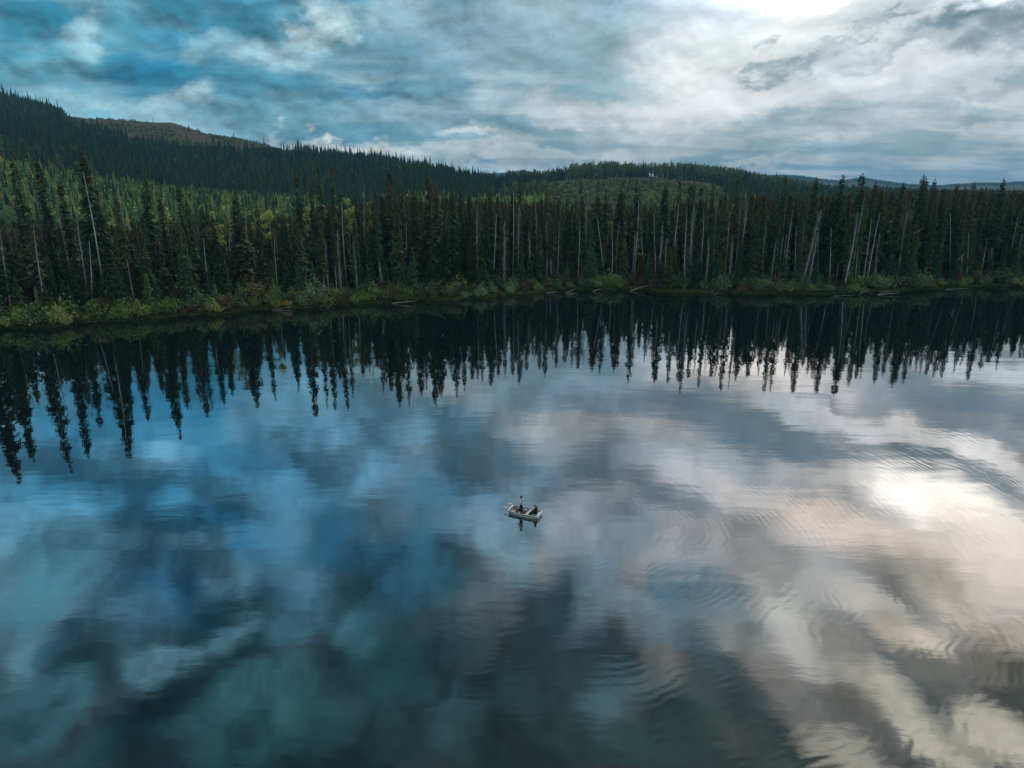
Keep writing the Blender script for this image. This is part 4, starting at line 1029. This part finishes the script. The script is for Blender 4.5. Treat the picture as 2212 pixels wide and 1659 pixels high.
seg(655, 665, 667, 661, .10, 'small pale driftwood root just right of the yellow bush', 3)
seg(690, 664, 703, 656, .10, 'left stick of the forked pale pair right of the yellow bush', 1)
seg(708, 666, 715, 658, .07, 'right stick of the forked pale pair right of the yellow bush', 0)
seg(180, 693, 218, 694, .13, 'upper grey driftwood log by the olive bushes on the left shore')
seg(176, 697, 212, 696, .08, 'lower grey driftwood stick by the olive bushes on the left shore')
seg(90, 704, 118, 697, .09, 'bleached thin stick at the foot of the leftmost bushes', 0)
seg(48, 706, 72, 707, .08, 'dark thin stick at the far left water edge', 0)
seg(848, 655, 893, 651, .18, 'bleached log in the tangled heap at the brown bushes')
seg(856, 650, 880, 656, .14, 'brown weathered log of the tangled heap at the brown bushes', 3)
seg(893, 653, 901, 647, .09, 'upright stub at the right end of the tangled heap', 1)
seg(1180, 632, 1204, 630, .12, 'pale low log left of the small grass spit', 0)
seg(1222, 632, 1246, 624, .13, 'slanting pale log left of the small grass spit', 1)
seg(1226, 634, 1248, 633, .08, 'low thin log under the slanting pale log', 0)
seg(1280, 629, 1302, 624, .14, 'short pale log at the foot of the grey-green bushes')
p0 = on(1362, 628, .1); dd = pdir(1412, 613); k = (p0.y + 1.0) / dd.y
log(p0, Vector((dd.x * k, dd.y * k, CAM_H + dd.z * k)), .13, 'long straight pale trunk sloping up from the grass spit', forks=0)
seg(1530, 632, 1556, 634, .14, 'longest log of the root heap right of the yellowing fir', 3)
seg(1534, 634, 1546, 624, .10, 'raised root of the heap right of the yellowing fir', 3)
seg(1540, 636, 1562, 633, .09, 'low stick of the root heap right of the yellowing fir', 1)
seg(1602, 628, 1616, 635, .13, 'short pale log slanting down into the water below the aspen hill', 0)
seg(1600, 634, 1616, 635.5, .09, 'short low stick beside the slanting log below the aspen hill', 0)
seg(1797, 626, 1855, 637, .15, 'long grey log of the broad driftwood group at right', 1)
seg(1855, 636, 1879, 625, .13, 'crossing pale log of the broad driftwood group at right', 1)
seg(1800, 640, 1850, 637, .08, 'dark waterlogged pole before the broad driftwood group', 0)
seg(1898, 628, 1943, 634, .16, 'bright bleached upper log of the pair on the water at right', 0)
seg(1896, 636, 1942, 634.5, .13, 'bright bleached lower log of the pair on the water at right', 0)
seg(1900, 630, 1930, 632, .10, 'middle short stick between the bleached pair at right', 0)
seg(2038, 615, 2092, 623, .16, 'upper log of the bleached group before the right end bushes', 1)
seg(2042, 625, 2094, 623.5, .13, 'lower log of the bleached group before the right end bushes', 0)
seg(2050, 618, 2085, 620, .09, 'thin stick in the bleached group before the right end bushes', 0)
seg(2110, 616, 2146, 619, .12, 'rightmost low log of the shore lying before the bushes', 3)
seg(2166, 619, 2177, 613, .11, 'short slanting stub near the right edge of the picture', 1)
# fallen trunks inside the forest edge
def fallen(x0, y0, x1, y1, inl, r, lb):
    a, e = azel(x0, y0); r_ = float(shore_r(np.array([a * D2R]))[0]) + inl
    y = r_ * math.cos(a * D2R)
    def P_(px, py): d = pdir(px, py); k = y / d.y; return Vector((d.x * k, d.y * k, CAM_H + d.z * k))
    return log(P_(x0, y0), P_(x1, y1), r, lb, 'fallen trunks caught among the trees', 1, 'fallen_trunk')
fallen(930, 628, 962, 600, 4, .12, 'slanting fallen trunk between the young firs left of the bend')
fallen(2063, 568, 2085, 547, 6, .16, 'pale broken trunk leaning at mid height at right')
fallen(1972, 505, 1998, 491, 6, .08, 'thin slanting branch stick high at the right forest wall')
fallen(820, 580, 830, 618, 4, .13, 'short yellowish bare trunk standing near the brown bushes')
fallen(378, 656, 388, 664, 2, .13, 'pale log poking out of the olive bushes at left')
fallen(362, 664, 374, 668, 1, .12, 'lower pale log poking out of the olive bushes at left')

# ------------------------------------------------------------------ boat
M_white = plain_mat('boat_white_paint', (.88, .89, .90), (.80, .82, .84), 6, .4)
M_teal = plain_mat('boat_stripe', (.02, .12, .15), (.03, .15, .18), 6, .4)
M_inside = plain_mat('boat_inside', (.30, .42, .48), (.40, .50, .54), 5, .6)
M_black = plain_mat('black_rubber', (.012, .012, .014), None, 5, .6)
M_oar = plain_mat('oar_wood', (.62, .36, .20), (.50, .27, .14), 5, .5)
M_blade = plain_mat('oar_blade', (.80, .42, .18), (.70, .34, .13), 5, .5)
M_thw = plain_mat('thwart_paint', (.46, .50, .52), (.36, .40, .42), 8, .6)
M_plank = plain_mat('floor_wood', (.36, .22, .16), (.46, .30, .24), 8, .7)
boat = empty('rowing_boat', tuple(BOAT_C), math.atan2(-1.31, 2.64) + math.radians(1))
tag(boat, 'small white rowing boat with a teal stripe and blunt ends on the open lake', 'boat')
XS = [-1.42, -1.24, -.95, -.48, 0, .48, .95, 1.22, 1.40]
HW = [.56, .61, .66, .70, .71, .70, .67, .63, .59]
KE = [.05, -.03, -.08, -.10, -.11, -.10, -.08, -.04, .02]
GU = [.31, .29, .275, .265, .26, .26, .265, .27, .285]
def hull_mesh():
    V = []; F = []
    n = len(XS)
    for i in range(n):
        w, kz, g = HW[i], KE[i], GU[i]; x = XS[i]; ti = .022
        V += [(x, -w, g), (x, -w * .92, kz + .14), (x, -w * .76, kz), (x, w * .76, kz), (x, w * .92, kz + .14), (x, w, g),
              (x, w - ti, g), (x, w * .92 - ti, kz + .15), (x, w * .68, kz + .03), (x, -w * .68, kz + .03), (x, -w * .92 + ti, kz + .15), (x, -w + ti, g)]
    for i in range(n - 1):
        for j in range(12): F.append((i * 12 + j, (i + 1) * 12 + j, (i + 1) * 12 + (j + 1) % 12, i * 12 + (j + 1) % 12))
    for i in (0, n - 1):
        o_ = i * 12
        for (a, b_, c, d) in ((0, 1, 10, 11), (1, 2, 9, 10), (2, 3, 8, 9), (3, 4, 7, 8), (4, 5, 6, 7)): F.append((o_ + a, o_ + b_, o_ + c, o_ + d))
    return mesh_from('hull', V, F, [M_white, M_inside], True, [1 if (k < (n - 1) * 12 and 6 <= k % 12 <= 10) else 0 for k in range(len(F))])
obj('hull', hull_mesh(), boat)
for sgn, nm, i in ((-1, 'bow_panel', 0), (1, 'transom', -1)):
    mb = MB(); x = XS[i]; w, kz, g = HW[i], KE[i], GU[i]; V = []
    for xx in (x - .018, x + .018): V += [(xx, -w + .003, g + .012), (xx, -w * .92, kz + .14), (xx, -w * .76, kz + .002), (xx, w * .76, kz + .002), (xx, w * .92, kz + .14), (xx, w - .003, g + .012)]
    mb.add(V, [(0, 1, 2, 3, 4, 5), (11, 10, 9, 8, 7, 6)] + [(j, (j + 1) % 6, 6 + (j + 1) % 6, 6 + j) for j in range(6)])
    obj(nm, mb.mesh(nm, M_white), boat)
    mb = MB(); mb.box((x, 0, g + .028), (.10, w * 2 + .03, .03)); obj('end_cap', mb.mesh('end_cap', M_white), boat)
for sgn in (-1, 1):
    mb = MB(); mb.tube([(XS[i], sgn * (HW[i] + .004), GU[i] + .012) for i in range(len(XS))], .026, 6); obj('gunwale', mb.mesh('gunwale', M_white), boat)
    V = []; F = []
    for i in range(len(XS)):
        w, kz, g = HW[i], KE[i], GU[i]
        for (u_, off) in ((.20, .010), (.55, .010)):
            yy = w + (w * .92 - w) * u_; V.append((XS[i], sgn * (yy + off), g + (kz + .14 - g) * u_))
    for i in range(len(XS) - 1): F.append((2 * i, 2 * i + 1, 2 * i + 3, 2 * i + 2))
    obj('stripe', mesh_from('stripe', V, F, M_teal), boat)
    mb = MB(); mb.tube([(-.05, sgn * .715, .28), (-.05, sgn * .715, .35)], .018, 6); mb.tube([(-.09, sgn * .715, .40), (-.07, sgn * .715, .35), (-.03, sgn * .715, .35), (-.01, sgn * .715, .40)], .012, 5)
    obj('oarlock', mb.mesh('oarlock', M_black), boat)
for x, w, d_ in ((-.98, 1.22, .26), (.28, 1.34, .26), (1.12, 1.24, .36)):
    mb = MB(); mb.box((x, 0, .16), (d_, w - .08, .035)); obj('thwart', mb.mesh('thwart', M_thw), boat)
for i in range(5):
    mb = MB(); mb.box((-.05, -.36 + i * .18, -.055), (2.1, .15, .02)); obj('floor_board', mb.mesh('floor_board', M_inside if i % 2 else M_thw), boat)
BM = Matrix.Translation(BOAT_C) @ Matrix.Rotation(boat.rotation_euler.z, 4, 'Z')
def oar(p0, p1, label):
    """p0 handle, p1 blade tip, in boat coordinates"""
    p0, p1 = BM @ Vector(p0), BM @ Vector(p1); L = (p1 - p0).length
    o = empty('oar', tuple(p0)); q = (p1 - p0).to_track_quat('X', 'Z'); o.rotation_euler = q.to_euler()
    mb = MB(); mb.tube([(0, 0, 0), (.22, 0, 0)], .017, 8); obj('grip', mb.mesh('grip', M_black), o)
    mb = MB(); mb.tube([(.22, 0, 0), (L * .5, 0, 0), (L - .45, 0, 0)], [.022, .024, .018], 8); obj('shaft', mb.mesh('shaft', M_oar, True), o)
    mb = MB(); V = []
    for x, w, h in ((L - .47, .02, .016), (L - .36, .06, .012), (L - .18, .085, .009), (L - .02, .085, .007), (L, .06, .006)):
        V += [(x, -w, 0), (x, 0, h), (x, w, 0), (x, 0, -h)]
    F = [(i * 4 + j, (i + 1) * 4 + j, (i + 1) * 4 + (j + 1) % 4, i * 4 + (j + 1) % 4) for i in range(4) for j in range(4)] + [(0, 1, 2, 3), (19, 18, 17, 16)]
    mb.add(V, F); obj('blade', mb.mesh('blade', M_blade), o)
    tag(o, label, 'oar', 'oars of the rowing boat'); return o
oar((.62, .95, .50), (-1.95, .50, .40), 'far oar resting in its oarlock, blade sticking out past the left end')
oar((-.02, -.42, .24), (-2.05, -.22, .39), 'near oar lying in the boat, orange blade furthest out at left')
# basket, bag, box in the boat
def lathe(prof, k=14):
    V = []; F = []
    for (r, z) in prof:
        for j in range(k): a = 2 * math.pi * j / k; V.append((r * math.cos(a), r * math.sin(a), z))
    for i in range(len(prof) - 1):
        for j in range(k): F.append((i * k + j, i * k + (j + 1) % k, (i + 1) * k + (j + 1) % k, (i + 1) * k + j))
    F.append(tuple(range(k - 1, -1, -1)))
    return V, F
M_basket = plain_mat('basket', (.34, .20, .17), (.46, .30, .26), 20, .8)
bk = empty('basket', tuple(BM @ Vector((-.98, .17, .1785))), 0)
V, F = lathe([(.15, 0), (.20, .12), (.21, .24), (.19, .24), (.18, .13), (.13, .03)]); obj('bowl', mesh_from('bowl', V, F, M_basket, True), bk)
mb = MB(); mb.tube([(.20 * math.cos(a), 0, .24 + .14 * math.sin(a)) for a in np.linspace(0, math.pi, 9)], .010, 5); obj('handle', mb.mesh('handle', M_basket), bk)
tag(bk, 'round pinkish brown basket on the left end seat of the boat', 'basket')
M_bag = plain_mat('bag_cloth', (.55, .57, .58), (.42, .44, .46), 9, .8)
def blob(name, c, sx, sy, sz, mat, sub=2, seed=0):
    import bmesh
    bm = bmesh.new(); bmesh.ops.create_icosphere(bm, subdivisions=sub, radius=1); rn = random.Random(seed)
    for v in bm.verts:
        k = 1 + rn.uniform(-.07, .07); v.co = Vector((v.co.x * sx * k, v.co.y * sy * k, v.co.z * sz * k))
        if v.co.z < -sz * .6: v.co.z = -sz * .6
    me = bpy.data.meshes.new(name); bm.to_mesh(me); bm.free(); me.materials.append(mat)
    me.polygons.foreach_set('use_smooth', [True] * len(me.polygons)); return me
bag = empty('bag', tuple(BM @ Vector((-.20, .38, -.045)))); me = blob('bag', 0, .22, .17, .22, M_bag); o = obj('body', me, bag); o.location = (0, 0, .14)
mb = MB(); mb.tube([(-.08, 0, .30), (-.05, 0, .40), (.05, 0, .40), (.08, 0, .30)], .010, 5); obj('handle', mb.mesh('handle', M_black), bag)
tag(bag, 'pale grey bag on the boat floor behind the standing person', 'bag')
box = empty('tackle_box', tuple(BM @ Vector((.02, -.02, -.045))), boat.rotation_euler.z + .15)
mb = MB(); mb.box((0, 0, .085), (.34, .24, .17)); obj('body', mb.mesh('body', M_black), box)
mb = MB(); mb.box((0, 0, .185), (.36, .26, .028)); obj('lid', mb.mesh('lid', M_black), box)
mb = MB(); mb.tube([(-.07, 0, .199), (-.06, 0, .235), (.06, 0, .235), (.07, 0, .199)], .009, 5); obj('handle', mb.mesh('handle', M_black), box)
tag(box, 'black box on the boat floor between the standing person and the seat', 'box')

# ------------------------------------------------------------------ people
M_skin = plain_mat('skin', (.50, .30, .22), (.46, .27, .20), 6, .5)
M_hair = plain_mat('dark_hair', (.02, .013, .010), (.035, .022, .015), 30, .6)
M_blond = plain_mat('light_brown_hair', (.36, .22, .12), (.28, .16, .08), 30, .6)
M_hood = plain_mat('pale_hoodie', (.74, .79, .84), (.66, .72, .78), 6, .85)
M_navy = plain_mat('dark_trousers', (.012, .016, .028), (.018, .022, .035), 6, .85)
M_blackc = plain_mat('black_cloth', (.010, .010, .012), (.016, .016, .019), 6, .9)
M_tan = plain_mat('tan_boots', (.34, .24, .17), (.28, .19, .13), 6, .8)
M_shoe = plain_mat('brown_shoe', (.25, .13, .09), (.18, .09, .06), 8, .7)
def skin_obj(name, verts, edges, radii, mat, parent, sub=2):
    me = bpy.data.meshes.new(name); me.from_pydata([tuple(v) for v in verts], edges, []); me.materials.append(mat)
    o = obj(name, me, parent)
    md = o.modifiers.new('skin', 'SKIN'); md.use_smooth_shade = True
    me.skin_vertices[0].data[0].use_root = True
    for v, r in zip(me.skin_vertices[0].data, radii):
        v.radius = r if isinstance(r, tuple) else (r, r)
    ms = o.modifiers.new('sub', 'SUBSURF'); ms.levels = sub; ms.render_levels = sub
    # bake it down so the figure is a plain mesh
    dg = bpy.context.evaluated_depsgraph_get(); dg.update()
    nm = bpy.data.meshes.new_from_object(o.evaluated_get(dg)); nm.materials.clear(); nm.materials.append(mat)
    nm.polygons.foreach_set('material_index', [0] * len(nm.polygons))
    nm.polygons.foreach_set('use_smooth', [True] * len(nm.polygons))
    o.modifiers.clear(); o.data = nm
    return o
def person(name, loc, rz, J, top_mat, leg_mat, shoe_mat, hair_mat, hair_len, jacket_hem=.0, hood=False):
    """J: joints in figure space, +Y is where it faces, floor at z = 0"""
    p = empty(name, loc, rz)
    pel, che, nek, hed = J['pelvis'], J['chest'], J['neck'], J['head']
    verts = [pel, che, nek, hed]; edges = [(0, 1), (1, 2), (2, 3)]
    radii = [(.13, .10), (.15, .10), .05, (.075, .09)]
    for s in 'LR':
        n = len(verts)
        verts += [J['sho' + s], J['elb' + s], J['wri' + s], J['han' + s]]
        edges += [(1, n), (n, n + 1), (n + 1, n + 2), (n + 2, n + 3)]; radii += [.055, .042, .028, (.035, .018)]
        # five fingers, thumb from the side of the palm
        w_, h_ = Vector(J['wri' + s]), Vector(J['han' + s]); d = (h_ - w_).normalized(); sd_ = d.cross(Vector((0, 1, 0)));
        sd_ = sd_.normalized() if sd_.length > .1 else Vector((1, 0, 0))
        pn_ = d.cross(sd_)
        for f in range(4):
            k = len(verts); off = (f - 1.5) * .019; ln = (.055, .068, .064, .050)[f]
            q = h_ + sd_ * off; verts += [tuple(q + d * ln * .5 + pn_ * .006), tuple(q + d * ln + pn_ * .022)]; edges += [(n + 3, k), (k, k + 1)]; radii += [.009, .007]
        k = len(verts); q = w_ + (h_ - w_) * .5 + sd_ * .04; verts += [tuple(q + d * .02), tuple(q + d * .055 + pn_ * .02)]; edges += [(n + 2, k), (k, k + 1)]; radii += [.011, .009]
    for s in 'LR':
        n = len(verts)
        verts += [J['hip' + s], J['kne' + s], J['ank' + s], J['toe' + s]]
        edges += [(0, n), (n, n + 1), (n + 1, n + 2), (n + 2, n + 3)]; radii += [.085, .055, .038, (.04, .028)]
    body = skin_obj('body', verts, edges, radii, M_skin, p)
    # jacket
    hem = J['hem']
    hv_, cv_ = Vector(hem), Vector(che); mid_ = tuple(hv_ + (cv_ - hv_) * .45)
    verts = [hem, mid_, che, J['collar']]; edges = [(0, 1), (1, 2), (2, 3)]; radii = [(.185, .16), (.18, .16), (.20, .16), (.09, .09)]
    for s in 'LR':
        n = len(verts); w_ = Vector(J['wri' + s]); e_ = Vector(J['elb' + s])
        verts += [J['sho' + s], J['elb' + s], tuple(e_ + (w_ - e_) * .93)]; edges += [(2, n), (n, n + 1), (n + 1, n + 2)]; radii += [.088, .07, .05]
    skin_obj('jacket', verts, edges, radii, top_mat, p)
    if hood:
        o = obj('hood', blob('hood', 0, .12, .085, .07, top_mat, 2, 3), p); o.location = Vector(nek) + Vector((0, -.07, -.02))
    # trousers
    verts = [pel, tuple(Vector(pel) + Vector((0, 0, .12)))]; edges = [(0, 1)]; radii = [(.125, .105), (.13, .11)]
    for s in 'LR':
        n = len(verts); a_ = Vector(J['ank' + s]); k_ = Vector(J['kne' + s])
        verts += [J['hip' + s], J['kne' + s], tuple(k_ + (a_ - k_) * .93)]; edges += [(0, n), (n, n + 1), (n + 1, n + 2)]; radii += [.118, .09, .066]
    skin_obj('trousers', verts, edges, radii, leg_mat, p)
    for s in 'LR':
        a_ = Vector(J['ank' + s]); t_ = Vector(J['toe' + s]); he = a_ + (a_ - t_).normalized() * .05; he.z = t_.z
        skin_obj('shoe', [tuple(a_ + Vector((0, 0, .03))), tuple(Vector((a_.x, a_.y, t_.z + .01))), tuple(t_), tuple(he)], [(0, 1), (1, 2), (1, 3)], [.055, (.05, .045), (.045, .038), (.045, .04)], shoe_mat, p, 1)
    # head features
    hv = Vector(hed); f = Vector(J.get('face', (0, 1, 0))).normalized(); sd_ = f.cross(Vector((0, 0, 1)))
    skull = obj('face', blob('face', 0, .078, .095, .115, M_skin, 3, 5), p); skull.location = hv + f * .008; skull.rotation_euler = (0, 0, math.atan2(-f.x, f.y))
    for s in (-1, 1):
        o = obj('ear', blob('ear', 0, .012, .022, .032, M_skin, 1, 1), p); o.location = hv + sd_ * s * .080; o.rotation_euler = skull.rotation_euler
        o = obj('eye', blob('eye', 0, .013, .010, .009, M_black, 1, 1), p); o.location = hv + sd_ * s * .032 + f * .094 + Vector((0, 0, .012))
    o = obj('nose', blob('nose', 0, .013, .022, .022, M_skin, 1, 1), p); o.location = hv + f * .108 + Vector((0, 0, -.012)); o.rotation_euler = skull.rotation_euler
    o = obj('mouth', blob('mouth', 0, .024, .006, .007, M_plank, 1, 1), p); o.location = hv + f * .096 + Vector((0, 0, -.052)); o.rotation_euler = skull.rotation_euler
    hr = obj('hair', blob('hair', 0, .096, .108, .112 + hair_len * .3, hair_mat, 3, 8), p); hr.location = hv - f * .028 + Vector((0, 0, .035 - hair_len * .35)); hr.rotation_euler = skull.rotation_euler
    return p
def rigid(J, off=(0, 0, 0)): return {k: (tuple(Vector(v) + Vector(off)) if k != 'face' else v) for k, v in J.items()}
# standing, facing left and away, arms low in front
J1 = dict(pelvis=(0, 0, .95), chest=(0, 0, 1.28), neck=(0, .0, 1.48), head=(0, .025, 1.64), collar=(0, 0, 1.45), hem=(0, 0, .86),
          shoL=(-.19, 0, 1.40), elbL=(-.24, .04, 1.12), wriL=(-.17, .24, .98), hanL=(-.15, .31, .96), shoR=(.19, 0, 1.40), elbR=(.25, .02, 1.12), wriR=(.19, .22, 1.00), hanR=(.16, .29, .99),
          hipL=(-.09, 0, .90), kneL=(-.11, .03, .50), ankL=(-.12, -.01, .09), toeL=(-.14, .13, .035), hipR=(.09, 0, .90), kneR=(.11, .03, .50), ankR=(.12, -.01, .09), toeR=(.14, .13, .035), face=(-.1, 1, 0))
fl = BM @ Vector((-.34, -.12, -.04))
p1 = person('person', tuple(fl), math.radians(62), J1, M_hood, M_navy, M_shoe, M_hair, .08, hood=True)
mb = MB()
pts = [(.17, .02, 1.475), (.10, -.10, 1.46), (0, -.155, 1.32), (-.12, -.145, 1.10), (-.185, -.02, .98), (-.12, .14, 1.08), (0, .155, 1.28), (.11, .11, 1.43), (.17, .02, 1.475)]
mb.tube(pts, .018, 5); obj('strap', mb.mesh('strap', M_black, True), p1)
tag(p1, 'standing person in pale hoodie and dark trousers with a dark strap across the back', 'person')
# seated on the right end seat, facing the other end
J2 = dict(pelvis=(0, 0, .33), chest=(0, .04, .66), neck=(0, .06, .87), head=(0, .10, 1.02), collar=(0, .05, .84), hem=(0, -.01, .26),
          shoL=(-.19, .04, .78), elbL=(-.26, .14, .54), wriL=(-.14, .32, .50), hanL=(-.10, .39, .49), shoR=(.19, .04, .78), elbR=(.26, .14, .54), wriR=(.14, .32, .50), hanR=(.10, .39, .49),
          hipL=(-.10, .04, .34), kneL=(-.16, .40, .46), ankL=(-.14, .55, .09), toeL=(-.15, .68, .035), hipR=(.10, .04, .34), kneR=(.16, .40, .46), ankR=(.14, .55, .09), toeR=(.15, .68, .035), face=(.2, 1, -.1))
fl2 = BM @ Vector((1.06, .02, -.045))
p2 = person('person', tuple(fl2), boat.rotation_euler.z + math.radians(90), J2, M_blackc, M_blackc, M_tan, M_blond, .10)
tag(p2, 'person in black with light brown hair seated at the right end of the boat', 'person')

# ------------------------------------------------------------------ haze
hz = MB(); hz.box((0, 0, 148), (18600, 18600, 304))
mh = bpy.data.materials.new('haze'); mh.use_nodes = True; th = mh.node_tree; th.nodes.clear()
pv = N(th, 'ShaderNodeVolumePrincipled'); pv.inputs['Color'].default_value = (.22, .64, 1.0, 1); pv.inputs['Density'].default_value = 0.00009; pv.inputs['Anisotropy'].default_value = .0
oo = N(th, 'ShaderNodeOutputMaterial'); lk(th, pv.outputs[0], oo.inputs['Volume'])
tag(obj('haze', hz.mesh('haze', mh)), kind='stuff')
print('max ground z', ver[:, 2].max(), 'boat', BOAT_C)
